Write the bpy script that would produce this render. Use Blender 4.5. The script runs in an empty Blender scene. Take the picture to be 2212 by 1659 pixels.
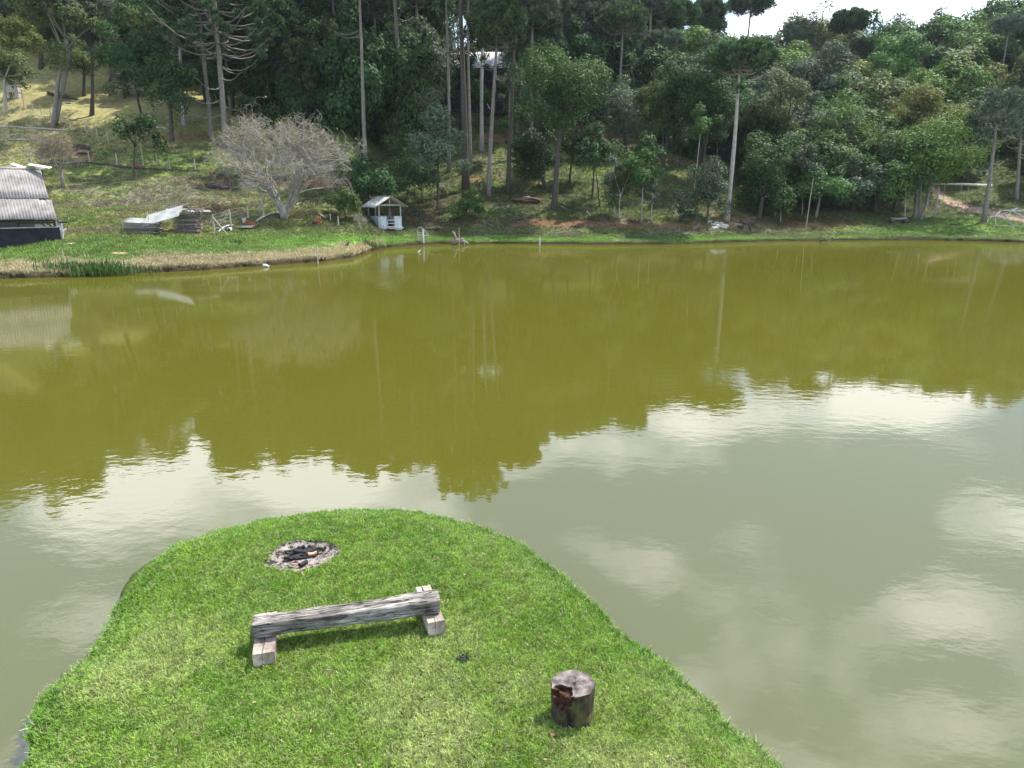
import bpy, bmesh, math, random
import numpy as np
from mathutils import Vector, Matrix, noise as mnoise

sc = bpy.context.scene
COL = sc.collection
R = math.radians
rng = np.random.default_rng(7)
random.seed(7)

# ------------------------------------------------------------------ camera, sky, sun, exposure
F = 1475.0; CU, CV = 1106.0, 829.5; CAMH = 4.5; PITCH = R(15.5)
cp, sp = math.cos(PITCH), math.sin(PITCH)
cd = bpy.data.cameras.new('camera'); cam = bpy.data.objects.new('camera', cd); COL.objects.link(cam)
cd.sensor_width = 36; cd.lens = 36 * F / 2212; cd.clip_start = .1; cd.clip_end = 5000
cam.location = (0, 0, CAMH); cam.rotation_euler = (R(90) - PITCH, 0, 0)
sc.camera = cam
SUN = Vector((.43, .34, .84)).normalized()
sun_el = math.asin(SUN.z); sun_az = math.atan2(SUN.x, SUN.y)
w = bpy.data.worlds.new('World'); sc.world = w; w.use_nodes = True
nt = w.node_tree; nt.nodes.clear()
N = nt.nodes.new; L = nt.links.new
out = N('ShaderNodeOutputWorld'); bg = N('ShaderNodeBackground'); sky = N('ShaderNodeTexSky')
sky.sky_type = 'NISHITA'; sky.sun_disc = False; sky.sun_elevation = sun_el; sky.sun_rotation = sun_az
sky.altitude = 800; sky.air_density = 1.0; sky.dust_density = 1.2
bg.inputs[1].default_value = .108
tc = N('ShaderNodeTexCoord')
sep = N('ShaderNodeSeparateXYZ'); L(tc.outputs['Generated'], sep.inputs[0])
# clouds on a flat layer: direction / (z + c)
zc = N('ShaderNodeMath'); zc.operation = 'MAXIMUM'; L(sep.outputs[2], zc.inputs[0]); zc.inputs[1].default_value = 0
za = N('ShaderNodeMath'); za.operation = 'ADD'; L(zc.outputs[0], za.inputs[0]); za.inputs[1].default_value = .22
dx_ = N('ShaderNodeMath'); dx_.operation = 'DIVIDE'; L(sep.outputs[0], dx_.inputs[0]); L(za.outputs[0], dx_.inputs[1])
dy_ = N('ShaderNodeMath'); dy_.operation = 'DIVIDE'; L(sep.outputs[1], dy_.inputs[0]); L(za.outputs[0], dy_.inputs[1])
cmb = N('ShaderNodeCombineXYZ'); L(dx_.outputs[0], cmb.inputs[0]); L(dy_.outputs[0], cmb.inputs[1]); cmb.inputs[2].default_value = 3.7
cn = N('ShaderNodeTexNoise'); cn.inputs['Scale'].default_value = 2.3; cn.inputs['Detail'].default_value = 7; cn.inputs['Roughness'].default_value = .5
L(cmb.outputs[0], cn.inputs['Vector'])
def cloud_at(u, v):                      # direction of the sky that the pond mirrors there, on the cloud layer
    a = (u - 1106) / 1475; t_ = (829.5 - v) / 1475; c_, s_ = math.cos(PITCH), math.sin(PITCH); d = Vector((a, c_ + t_ * s_, s_ - t_ * c_)).normalized(); return d.x / (d.z + .22), d.y / (d.z + .22)
acc = cn.outputs[0]
for (cu, cv, ru, rv, wt) in ((270, 1075, 190, 130, .36), (690, 1015, 180, 80, .33), (1520, 900, 180, 55, .24), (1930, 865, 230, 60, .25), (2150, 1130, 170, 110, .22), (2050, 1320, 220, 90, .15), (150, 1330, 160, 100, .12), (2100, 1560, 200, 90, .12), (1250, 1330, 300, 160, -.10), (1400, 1080, 300, 80, -.10)):
    cx, cy = cloud_at(cu, cv); x1, _ = cloud_at(cu + ru, cv); _, y1 = cloud_at(cu, cv + rv)
    sb = N('ShaderNodeVectorMath'); sb.operation = 'SUBTRACT'; L(cmb.outputs[0], sb.inputs[0]); sb.inputs[1].default_value = (cx, cy, 0)
    ml = N('ShaderNodeVectorMath'); ml.operation = 'MULTIPLY'; L(sb.outputs[0], ml.inputs[0]); ml.inputs[1].default_value = (1 / abs(x1 - cx), 1 / abs(y1 - cy), 0)
    le = N('ShaderNodeVectorMath'); le.operation = 'LENGTH'; L(ml.outputs[0], le.inputs[0])
    mp_ = N('ShaderNodeMapRange'); mp_.interpolation_type = 'SMOOTHSTEP'; L(le.outputs['Value'], mp_.inputs[0]); mp_.inputs[1].default_value = .2; mp_.inputs[2].default_value = 1.5; mp_.inputs[3].default_value = wt; mp_.inputs[4].default_value = 0
    ad_ = N('ShaderNodeMath'); ad_.operation = 'ADD'; L(acc, ad_.inputs[0]); L(mp_.outputs[0], ad_.inputs[1]); acc = ad_.outputs[0]
cr = N('ShaderNodeValToRGB'); cr.color_ramp.elements[0].position = .50; cr.color_ramp.elements[1].position = .74
cr.color_ramp.elements[0].color = (0, 0, 0, 1); cr.color_ramp.elements[1].color = (1, 1, 1, 1)
L(acc, cr.inputs[0])
# thin high haze lifts the whole sky a little and whitens towards the horizon
hz = N('ShaderNodeMapRange'); L(sep.outputs[2], hz.inputs[0]); hz.inputs[1].default_value = 0; hz.inputs[2].default_value = .75
hz.inputs[3].default_value = .95; hz.inputs[4].default_value = .45
mx1 = N('ShaderNodeMix'); mx1.data_type = 'RGBA'; L(hz.outputs[0], mx1.inputs[0]); L(sky.outputs[0], mx1.inputs[6]); mx1.inputs[7].default_value = (5.2, 6.9, 9.4, 1)
mx2 = N('ShaderNodeMix'); mx2.data_type = 'RGBA'; L(cr.outputs[0], mx2.inputs[0]); L(mx1.outputs[2], mx2.inputs[6]); mx2.inputs[7].default_value = (19, 19, 20, 1)
L(mx2.outputs[2], bg.inputs[0]); L(bg.outputs[0], out.inputs[0])
sl = bpy.data.lights.new('sun', 'SUN'); so = bpy.data.objects.new('sun', sl); COL.objects.link(so)
sl.energy = 5.0; sl.angle = R(.6); sl.color = (1, .95, .86)
so.rotation_euler = SUN.to_track_quat('Z', 'Y').to_euler()
sc.view_settings.view_transform = 'Standard'; sc.view_settings.look = 'None'
sc.view_settings.exposure = 0.90; sc.view_settings.gamma = 1; sc.view_settings.use_curve_mapping = False

# ------------------------------------------------------------------ geometry of the view (only used to measure the place)
def ray(u, v):
    dx = (u - CU) / F; dy = (CV - v) / F
    return dx, cp + dy * sp, -sp + dy * cp
def PZ(u, v, z):
    a, b, c = ray(u, v); t = (z - CAMH) / c
    return Vector((a * t, b * t, z))
def PY(u, v, Y):
    a, b, c = ray(u, v); t = Y / b
    return Vector((a * t, Y, CAMH + c * t))
def PX(Y, v=400):                     # metres per pixel at distance Y
    return Y / ray(CU, v)[1] / F
def proj(x, y, z):
    f = y * cp - (z - CAMH) * sp; up = y * sp + (z - CAMH) * cp
    return CU + F * x / f, CV - F * up / f

# ------------------------------------------------------------------ noise
def vnoise(x, y, seed=0):
    x = np.asarray(x, float); y = np.asarray(y, float)
    xi = np.floor(x).astype(np.int64); yi = np.floor(y).astype(np.int64); fx = x - xi; fy = y - yi
    def h(a, b):
        n = (a * 374761393 + b * 668265263 + seed * 974711) & 0xffffffff
        n = ((n ^ (n >> 13)) * 1274126177) & 0xffffffff
        return ((n ^ (n >> 16)) & 0xffff) / 65535.0
    fx = fx * fx * (3 - 2 * fx); fy = fy * fy * (3 - 2 * fy)
    return (h(xi, yi) * (1 - fx) + h(xi + 1, yi) * fx) * (1 - fy) + (h(xi, yi + 1) * (1 - fx) + h(xi + 1, yi + 1) * fx) * fy
def fbm(x, y, seed=0, o=4):
    s = 0; a = .5; t = 0
    for k in range(o):
        s = s + a * vnoise(x * 2 ** k, y * 2 ** k, seed + k); t += a; a *= .5
    return s / t
def sstep(a, b, x):
    t = np.clip((x - a) / (b - a), 0, 1); return t * t * (3 - 2 * t)

# ------------------------------------------------------------------ terrain
SH = [(-900, 640), (-300, 612), (0, 602), (150, 598), (300, 590), (450, 583), (600, 572), (700, 565), (765, 556), (800, 543), (835, 535), (900, 530), (950, 527),
      (1100, 526), (1300, 528), (1450, 528), (1600, 523), (1700, 520), (1900, 519), (2000, 519), (2100, 521), (2212, 524), (2600, 530), (3400, 545)]
def az(u): return (u - CU) / F / 1.025
SA = np.array([PZ(u, v, 0).x / PZ(u, v, 0).y for u, v in SH]); SY = np.array([PZ(u, v, 0).y for u, v in SH])
def shoreY(a): return np.interp(a, SA, SY)
TAB = {
 -300: [(565, 43), (525, 49), (480, 56), (440, 62), (370, 74), (300, 86), (200, 100), (130, 113)],
 0: [(565, 42.5), (528, 47.5), (500, 53), (440, 61), (370, 74), (300, 86), (200, 100), (130, 113)],
 150: [(560, 43.5), (525, 48.5), (500, 53), (440, 62), (370, 74), (300, 86), (200, 100), (130, 113)],
 400: [(550, 46.5), (500, 54), (440, 64), (370, 74), (300, 86), (250, 94), (200, 104), (130, 120)],
 600: [(535, 52), (500, 58), (470, 62.5), (420, 70), (370, 78), (300, 90), (240, 100), (190, 112)],
 800: [(515, 62), (493, 66), (440, 74), (400, 80), (340, 88), (270, 98), (215, 110), (180, 124)],
 1000: [(515, 67.5), (497, 71), (475, 74), (410, 82), (350, 91), (300, 99), (243, 110), (200, 126)],
 1200: [(515, 67.5), (500, 71), (483, 73), (440, 79), (400, 86), (340, 96), (300, 104), (240, 118)],
 1600: [(512, 71), (500, 74), (472, 77), (440, 84), (400, 92), (340, 104), (300, 112), (240, 127)],
 1800: [(510, 72), (500, 75), (478, 80), (440, 88), (400, 96), (340, 110), (280, 124), (200, 150)],
 2000: [(508, 73.5), (498, 77), (483, 81), (450, 90), (400, 102), (350, 115), (280, 132), (190, 160)],
 2212: [(508, 74), (495, 77), (478, 82), (440, 91), (385, 102), (320, 117), (250, 138), (160, 175)],
 2600: [(508, 76), (495, 79), (478, 84), (440, 92), (385, 104), (320, 117), (250, 138), (160, 175)]}
FAR = {-300: 66, 0: 62, 150: 47, 400: 40, 600: 41, 800: 43, 1000: 44, 1200: 38, 1600: 27, 1800: 30, 2000: 37, 2212: 44, 2600: 50}
DD = np.concatenate([np.array([0, .25]), np.linspace(1, 70, 70), np.array([85, 105, 130, 170, 230, 320, 460, 700])])
CA = []; CZ = []
for u in sorted(TAB):
    a = az(u); s = float(shoreY(a)); ds = [0., .3]; zs = [.16, .22]
    for v, Y in TAB[u]:
        ds.append(Y - s); zs.append(PY(u, v, Y).z)
    zf = FAR[u]; dl = ds[-1]; zl = zs[-1]
    for dd, k in ((70, .55), (130, .9), (230, 1.0)):
        d2 = max(dl + 8, dd * 1.0 + 25); ds.append(d2); zs.append(zl + max(zf - zl, 3) * k); dl = d2
    ds.append(720); zs.append(zs[-1] + 6)
    CA.append(a); CZ.append(np.interp(DD, ds, zs))
CA = np.array(CA); CZ = np.array(CZ)
for _ in range(2):                                         # soften the creases of the profile
    k = CZ.copy(); k[:, 4:-4] = (CZ[:, 3:-5] + 2 * CZ[:, 4:-4] + CZ[:, 5:-3]) / 4; CZ = k
def T(x, y):
    x = np.asarray(x, float); y = np.asarray(y, float); yy = np.maximum(y, 5); a = x / yy
    d = yy - shoreY(a)
    ac = np.clip(a, CA[0], CA[-1]); i = np.clip(np.searchsorted(CA, ac) - 1, 0, len(CA) - 2)
    f = (ac - CA[i]) / (CA[i + 1] - CA[i]); f = f * f * (3 - 2 * f)
    dc = np.clip(d, 0, DD[-1] - .01); j = np.clip(np.searchsorted(DD, dc, side='right') - 1, 0, len(DD) - 2)
    g = (dc - DD[j]) / (DD[j + 1] - DD[j])
    z = (CZ[i, j] * (1 - g) + CZ[i, j + 1] * g) * (1 - f) + (CZ[i + 1, j] * (1 - g) + CZ[i + 1, j + 1] * g) * f
    n = (fbm(x * .14, y * .14, 3) - .5) * .9 * sstep(2, 14, d) + (fbm(x * .55, y * .55, 9) - .5) * .32 * sstep(.3, 4, d) + (fbm(x * 2.1, y * 2.1, 5, 2) - .5) * .10 * sstep(0, 1, d)
    z = z + n
    return np.where(d < 0, -.3 + np.clip(d, -4, 0) * .35, z)
def ground(x, y): return float(T(x, y))
def hit(u, v):
    a, b, c = ray(u, v); t = 30.0
    while t < 600:
        x, y, z = a * t, b * t, CAMH + c * t
        if y > 36 and z <= ground(x, y): break
        t += .25
    return Vector((a * t, b * t, ground(a * t, b * t)))

# ------------------------------------------------------------------ helpers
def tag(o, label=None, cat=None, group=None, kind=None):
    for k, v_ in (('label', label), ('category', cat), ('group', group), ('kind', kind)):
        if v_: o[k] = v_
    return o
def empty(name, loc, label, cat, group=None, rz=0):
    o = bpy.data.objects.new(name, None); COL.objects.link(o); o.location = loc; o.rotation_euler.z = rz
    o.empty_display_size = .3
    return tag(o, label, cat, group)
def link(name, me, parent=None, mat=None):
    o = bpy.data.objects.new(name, me); COL.objects.link(o)
    if parent: o.parent = parent
    if mat is not None and len(me.materials) == 0: me.materials.append(mat)
    return o
def npmesh(name, V, Q, attrs=None, smooth=False, col=None):
    V = np.asarray(V, np.float32); Q = np.asarray(Q, np.int32); k = Q.shape[1]
    me = bpy.data.meshes.new(name)
    me.vertices.add(len(V)); me.vertices.foreach_set('co', V.ravel())
    me.loops.add(Q.size); me.loops.foreach_set('vertex_index', Q.ravel())
    me.polygons.add(len(Q)); me.polygons.foreach_set('loop_start', np.arange(0, Q.size, k, dtype=np.int32))
    me.update(calc_edges=True)
    if smooth: me.shade_smooth()
    if attrs is not None:
        at = me.attributes.new('rnd', 'FLOAT', 'FACE'); at.data.foreach_set('value', np.asarray(attrs, np.float32))
    if col is not None:
        at = me.attributes.new('col', 'FLOAT_COLOR', 'POINT'); c4 = np.ones((len(V), 4), np.float32); c4[:, :3] = col; at.data.foreach_set('color', c4.ravel())
    return me
class MB:
    def __init__(s): s.v = []; s.f = []; s.n = 0
    def add(s, V, Fc):
        s.v += [tuple(p) for p in V]; s.f += [tuple(i + s.n for i in f) for f in Fc]; s.n += len(V)
    def box(s, c, size, M=None, jit=0):
        x, y, z = (k / 2 for k in size); c = Vector(c)
        P = [Vector((a * x, b * y, d * z)) for a in (-1, 1) for b in (-1, 1) for d in (-1, 1)]
        if jit: P = [p + Vector([random.uniform(-jit, jit) for _ in range(3)]) for p in P]
        P = [(M @ p if M else p) + c for p in P]
        s.add(P, [(0, 1, 3, 2), (4, 6, 7, 5), (0, 4, 5, 1), (2, 3, 7, 6), (0, 2, 6, 4), (1, 5, 7, 3)]); return s
    def bar(s, a, b, wx, wy=None, up=Vector((0, 0, 1))):
        a = Vector(a); b = Vector(b); d = (b - a); l = d.length; d.normalize(); wy = wy or wx
        sd = d.cross(up); sd = sd.normalized() if sd.length > 1e-4 else Vector((1, 0, 0)); u2 = sd.cross(d)
        M = Matrix((sd, d, u2)).transposed(); s.box((a + b) / 2, (wx, l, wy), M); return s
    def tube(s, pts, rad, n=6, cap=True):
        pts = [Vector(p) for p in pts]; k = len(pts); rad = [rad] * k if isinstance(rad, (int, float)) else rad
        V = []; ref = Vector((.31, .17, .93))
        for i, p in enumerate(pts):
            d = (pts[min(i + 1, k - 1)] - pts[max(i - 1, 0)]).normalized()
            a = d.cross(ref)
            a = a.normalized() if a.length > .05 else d.cross(Vector((1, 0, 0))).normalized()
            b = d.cross(a)
            V += [p + (a * math.cos(2 * math.pi * j / n) + b * math.sin(2 * math.pi * j / n)) * rad[i] for j in range(n)]
        Fc = [(i * n + j, i * n + (j + 1) % n, (i + 1) * n + (j + 1) % n, (i + 1) * n + j) for i in range(k - 1) for j in range(n)]
        if cap: Fc += [tuple(range(n - 1, -1, -1)), tuple((k - 1) * n + j for j in range(n))]
        s.add(V, Fc); return s
    def build(s, name, mat, parent=None, smooth=False, bevel=0):
        me = bpy.data.meshes.new(name); me.from_pydata(s.v, [], s.f); me.update()
        if bevel:
            bm = bmesh.new(); bm.from_mesh(me); bmesh.ops.bevel(bm, geom=bm.edges[:], offset=bevel, segments=2, affect='EDGES', profile=.6); bm.to_mesh(me); bm.free()
        if smooth: me.shade_smooth()
        o = link(name, me, parent, mat)
        return o
def rotz(a): return Matrix.Rotation(a, 3, 'Z')

# ------------------------------------------------------------------ materials
def mat(name): 
    m = bpy.data.materials.new(name); m.use_nodes = True
    n = m.node_tree; return m, n, n.nodes['Principled BSDF']
def simple(name, c1, c2, scale=8, rough=.85, stretch=(1, 1, 1), bump=.3, dist=.02, detail=6, coord='Object', metal=0, spec=.25):
    m, n, b = mat(name); nd = n.nodes
    t = nd.new('ShaderNodeTexCoord'); mp = nd.new('ShaderNodeMapping'); mp.inputs['Scale'].default_value = stretch
    oi = nd.new('ShaderNodeObjectInfo'); ad = nd.new('ShaderNodeVectorMath'); ad.operation = 'ADD'
    sc_ = nd.new('ShaderNodeMath'); sc_.operation = 'MULTIPLY'; sc_.inputs[1].default_value = 37; n.links.new(oi.outputs['Random'], sc_.inputs[0])
    n.links.new(t.outputs[coord], mp.inputs[0]); n.links.new(mp.outputs[0], ad.inputs[0]); n.links.new(sc_.outputs[0], ad.inputs[1])
    x = nd.new('ShaderNodeTexNoise'); x.inputs['Scale'].default_value = scale; x.inputs['Detail'].default_value = detail; x.inputs['Roughness'].default_value = .65
    n.links.new(ad.outputs[0], x.inputs['Vector'])
    r = nd.new('ShaderNodeValToRGB'); r.color_ramp.elements[0].position = .33; r.color_ramp.elements[1].position = .68
    r.color_ramp.elements[0].color = (*c1, 1); r.color_ramp.elements[1].color = (*c2, 1)
    n.links.new(x.outputs[0], r.inputs[0]); n.links.new(r.outputs[0], b.inputs['Base Color'])
    b.inputs['Roughness'].default_value = rough; b.inputs['Metallic'].default_value = metal; b.inputs['Specular IOR Level'].default_value = spec
    if bump:
        bu = nd.new('ShaderNodeBump'); bu.inputs['Strength'].default_value = bump; bu.inputs['Distance'].default_value = dist
        n.links.new(x.outputs[0], bu.inputs['Height']); n.links.new(bu.outputs[0], b.inputs['Normal'])
    return m
def leafmat(name, dark, light, transl=.28):
    m, n, b = mat(name); nd = n.nodes; lk = n.links.new
    at = nd.new('ShaderNodeAttribute'); at.attribute_name = 'rnd'
    oi = nd.new('ShaderNodeObjectInfo')
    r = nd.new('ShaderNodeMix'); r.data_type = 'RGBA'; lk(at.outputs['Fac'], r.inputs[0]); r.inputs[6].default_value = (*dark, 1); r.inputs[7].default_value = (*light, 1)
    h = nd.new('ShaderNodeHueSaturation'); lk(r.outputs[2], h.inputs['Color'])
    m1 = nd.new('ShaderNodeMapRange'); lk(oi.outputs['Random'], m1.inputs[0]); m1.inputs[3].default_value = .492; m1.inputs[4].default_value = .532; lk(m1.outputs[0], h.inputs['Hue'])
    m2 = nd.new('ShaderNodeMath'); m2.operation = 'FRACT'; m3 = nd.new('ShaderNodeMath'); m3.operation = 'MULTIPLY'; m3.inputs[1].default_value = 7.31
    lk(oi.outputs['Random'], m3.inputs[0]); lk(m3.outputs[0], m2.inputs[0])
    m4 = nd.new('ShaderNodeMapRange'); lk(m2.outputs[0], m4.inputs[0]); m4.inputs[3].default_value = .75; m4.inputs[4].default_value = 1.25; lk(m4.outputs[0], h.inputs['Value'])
    lk(h.outputs[0], b.inputs['Base Color']); b.inputs['Roughness'].default_value = .6; b.inputs['Specular IOR Level'].default_value = .12
    tr = nd.new('ShaderNodeBsdfTranslucent'); lk(h.outputs[0], tr.inputs[0])
    mx = nd.new('ShaderNodeMixShader'); mx.inputs[0].default_value = transl; lk(b.outputs[0], mx.inputs[1]); lk(tr.outputs[0], mx.inputs[2])
    lk(mx.outputs[0], nd['Material Output'].inputs[0])
    return m
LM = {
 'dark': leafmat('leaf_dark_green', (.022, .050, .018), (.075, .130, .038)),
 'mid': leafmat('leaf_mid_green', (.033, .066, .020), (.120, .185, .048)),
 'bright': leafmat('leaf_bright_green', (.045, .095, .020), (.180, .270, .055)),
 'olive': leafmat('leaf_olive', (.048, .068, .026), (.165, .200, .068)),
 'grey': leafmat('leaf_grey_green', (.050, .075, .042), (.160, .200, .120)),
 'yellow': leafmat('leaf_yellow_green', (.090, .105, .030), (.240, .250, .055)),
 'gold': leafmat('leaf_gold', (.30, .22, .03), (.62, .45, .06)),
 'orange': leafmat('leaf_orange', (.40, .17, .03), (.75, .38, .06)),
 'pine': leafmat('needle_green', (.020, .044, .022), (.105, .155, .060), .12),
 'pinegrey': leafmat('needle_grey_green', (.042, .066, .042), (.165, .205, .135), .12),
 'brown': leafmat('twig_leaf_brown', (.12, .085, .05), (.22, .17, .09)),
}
BARK = simple('bark_grey', (.10, .085, .07), (.30, .27, .235), 3, stretch=(6, 6, 1.2), bump=.6, dist=.03)
BARKD = simple('bark_dark', (.035, .028, .022), (.11, .09, .072), 3, stretch=(6, 6, 1.2), bump=.6, dist=.03)
BARKP = simple('bark_pale', (.20, .18, .155), (.46, .43, .38), 2.5, stretch=(5, 5, 1), bump=.5, dist=.03)
TWIG = simple('twig_silver', (.19, .17, .145), (.42, .385, .34), 3, bump=.2)

WOODGREY = simple('weathered_board', (.13, .12, .105), (.40, .37, .33), 5, stretch=(1, 12, 12), bump=.5, dist=.01)
POSTM = simple('post_wood', (.24, .215, .18), (.50, .46, .39), 5, stretch=(9, 9, 1.5), bump=.4)
DARKW = simple('dark_wood', (.03, .022, .018), (.09, .07, .055), 6)
CONC = simple('whitewashed_concrete', (.34, .37, .38), (.62, .66, .68), 2.2, bump=.2)
FIBRE = simple('fibre_cement_sheet', (.13, .12, .115), (.30, .28, .265), 1.1, bump=.2, detail=9)
FIBRE2 = simple('pale_fibre_sheet', (.28, .27, .255), (.50, .49, .46), 1.6, bump=.2, detail=9)
WHITE = simple('white_metal', (.62, .63, .62), (.8, .8, .79), 3, rough=.5, bump=0)
BRICK = simple('red_brick', (.26, .075, .04), (.42, .15, .08), 9)
BRICKD = simple('dull_brick', (.16, .075, .045), (.30, .15, .09), 9)
BLUEW = simple('blue_black_render', (.010, .012, .016), (.030, .033, .038), 1.6, bump=.2)
STONE = simple('pale_stone', (.28, .25, .21), (.58, .54, .47), 6)
SOILM = simple('red_soil', (.09, .048, .03), (.20, .12, .08), 5, bump=.7, dist=.05)

# ------------------------------------------------------------------ ground colouring (albedo, with tree shade painted in on the right slope)
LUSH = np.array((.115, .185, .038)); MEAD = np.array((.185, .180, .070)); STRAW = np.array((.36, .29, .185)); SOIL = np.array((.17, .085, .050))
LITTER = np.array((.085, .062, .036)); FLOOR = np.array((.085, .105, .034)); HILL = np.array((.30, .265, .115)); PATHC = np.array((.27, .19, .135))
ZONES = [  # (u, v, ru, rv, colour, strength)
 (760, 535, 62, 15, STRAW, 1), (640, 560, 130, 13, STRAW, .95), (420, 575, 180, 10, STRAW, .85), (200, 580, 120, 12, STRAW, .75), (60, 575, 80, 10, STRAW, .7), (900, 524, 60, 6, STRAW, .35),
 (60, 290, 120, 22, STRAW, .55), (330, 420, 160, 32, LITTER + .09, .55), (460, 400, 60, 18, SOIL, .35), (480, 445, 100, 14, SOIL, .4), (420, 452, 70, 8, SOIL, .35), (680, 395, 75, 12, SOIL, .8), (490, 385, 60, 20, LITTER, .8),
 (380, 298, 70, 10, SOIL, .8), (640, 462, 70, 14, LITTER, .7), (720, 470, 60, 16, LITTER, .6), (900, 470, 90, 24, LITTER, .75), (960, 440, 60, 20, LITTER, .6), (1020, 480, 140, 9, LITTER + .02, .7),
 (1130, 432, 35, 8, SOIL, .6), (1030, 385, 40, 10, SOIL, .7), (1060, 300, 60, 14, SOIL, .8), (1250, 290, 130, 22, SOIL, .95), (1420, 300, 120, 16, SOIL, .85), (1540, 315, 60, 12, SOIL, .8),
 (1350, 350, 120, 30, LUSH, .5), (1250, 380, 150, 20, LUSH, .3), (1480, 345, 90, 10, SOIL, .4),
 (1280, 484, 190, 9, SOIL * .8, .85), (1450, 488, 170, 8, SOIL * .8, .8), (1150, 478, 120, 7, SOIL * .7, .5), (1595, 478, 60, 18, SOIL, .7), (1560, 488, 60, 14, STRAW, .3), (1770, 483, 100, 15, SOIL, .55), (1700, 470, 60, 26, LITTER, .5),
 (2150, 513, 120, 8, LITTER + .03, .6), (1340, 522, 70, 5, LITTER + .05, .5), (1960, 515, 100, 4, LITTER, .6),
 (2120, 360, 120, 60, FLOOR * .8, .7), (2110, 488, 150, 24, LUSH, .9), (2000, 500, 200, 12, LUSH, .9), (430, 430, 170, 34, LITTER + .06, .5), (250, 440, 120, 12, LITTER + .08, .5), (150, 200, 200, 60, LITTER + .03, .15), (128, 275, 50, 7, LITTER, .7), (180, 340, 30, 8, SOIL, .8),  # first zone: tree shade on the right slope, painted as darker floor
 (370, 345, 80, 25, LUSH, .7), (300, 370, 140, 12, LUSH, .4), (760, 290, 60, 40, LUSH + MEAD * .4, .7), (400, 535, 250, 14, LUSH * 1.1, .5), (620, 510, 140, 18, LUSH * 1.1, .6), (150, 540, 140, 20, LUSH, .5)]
PATHPX = [(2000, 385), (2020, 415), (2055, 438), (2100, 452), (2150, 462), (2212, 478), (2300, 486)]
def albedo(x, y):
    z = T(x, y); a = x / y; d = y - shoreY(a); u, v = proj(x, y, z)
    n1 = fbm(x * .35, y * .35, 21); n2 = fbm(x * 1.1, y * 1.1, 33); n3 = fbm(x * .12, y * .2, 41)
    c = np.empty(x.shape + (3,))
    base = MEAD * 1.0
    left = sstep(720, 520, u)
    hill = sstep(360, 270, v)
    lush = (sstep(505, 520, v + (n1 - .5) * 16) * (1 - .55 * left * sstep(.45, .62, fbm(x * .9, y * 1.6, 88))))[..., None]
    lc = base + (HILL - base) * hill[..., None]
    rc = np.broadcast_to(FLOOR, c.shape) * (.8 + .5 * n1[..., None])
    c = lc * left[..., None] + rc * (1 - left[..., None])
    # patches of green and brown on the meadow
    g = (sstep(.48, .62, n2) * .7 * (1 - hill * .55))[..., None] * left[..., None]
    c = c * (1 - g) + LUSH * .95 * g
    br = (sstep(.50, .62, fbm(x * .5, y * .9, 77)) * .5 * (1 - hill * .5))[..., None]
    c = c * (1 - br) + (LITTER + .05) * br
    c = c * (1 - lush) + ((LUSH * (1 - .0 * left[..., None]) + np.array((.015, .045, .0)) * (1 - left[..., None])) * (.85 + .5 * n2[..., None])) * lush
    sb = (sstep(5.2, 3.0, d + (n2 - .5) * 4 + (n1 - .5) * 2.5) * sstep(850, 800, u) * .9)[..., None]; c = c * (1 - sb) + STRAW * sb
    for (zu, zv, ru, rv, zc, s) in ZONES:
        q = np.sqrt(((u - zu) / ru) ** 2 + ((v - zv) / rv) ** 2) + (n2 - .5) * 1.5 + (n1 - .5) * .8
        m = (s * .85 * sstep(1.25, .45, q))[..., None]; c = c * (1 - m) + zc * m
    pv = np.interp(u, [p[0] for p in PATHPX], [p[1] for p in PATHPX])
    hw = np.interp(u, [2000, 2060, 2212], [12, 9, 6])
    m = (sstep(1.2, .7, np.abs(v - pv) / hw + (n2 - .5) * .5) * (u > 2005))[..., None]; c = c * (1 - m) + PATHC * m
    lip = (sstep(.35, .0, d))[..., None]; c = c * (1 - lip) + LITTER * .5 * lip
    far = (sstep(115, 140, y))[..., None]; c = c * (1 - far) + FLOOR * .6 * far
    return np.clip(c * (.85 + .3 * n3[..., None]), .01, .8)

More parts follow.
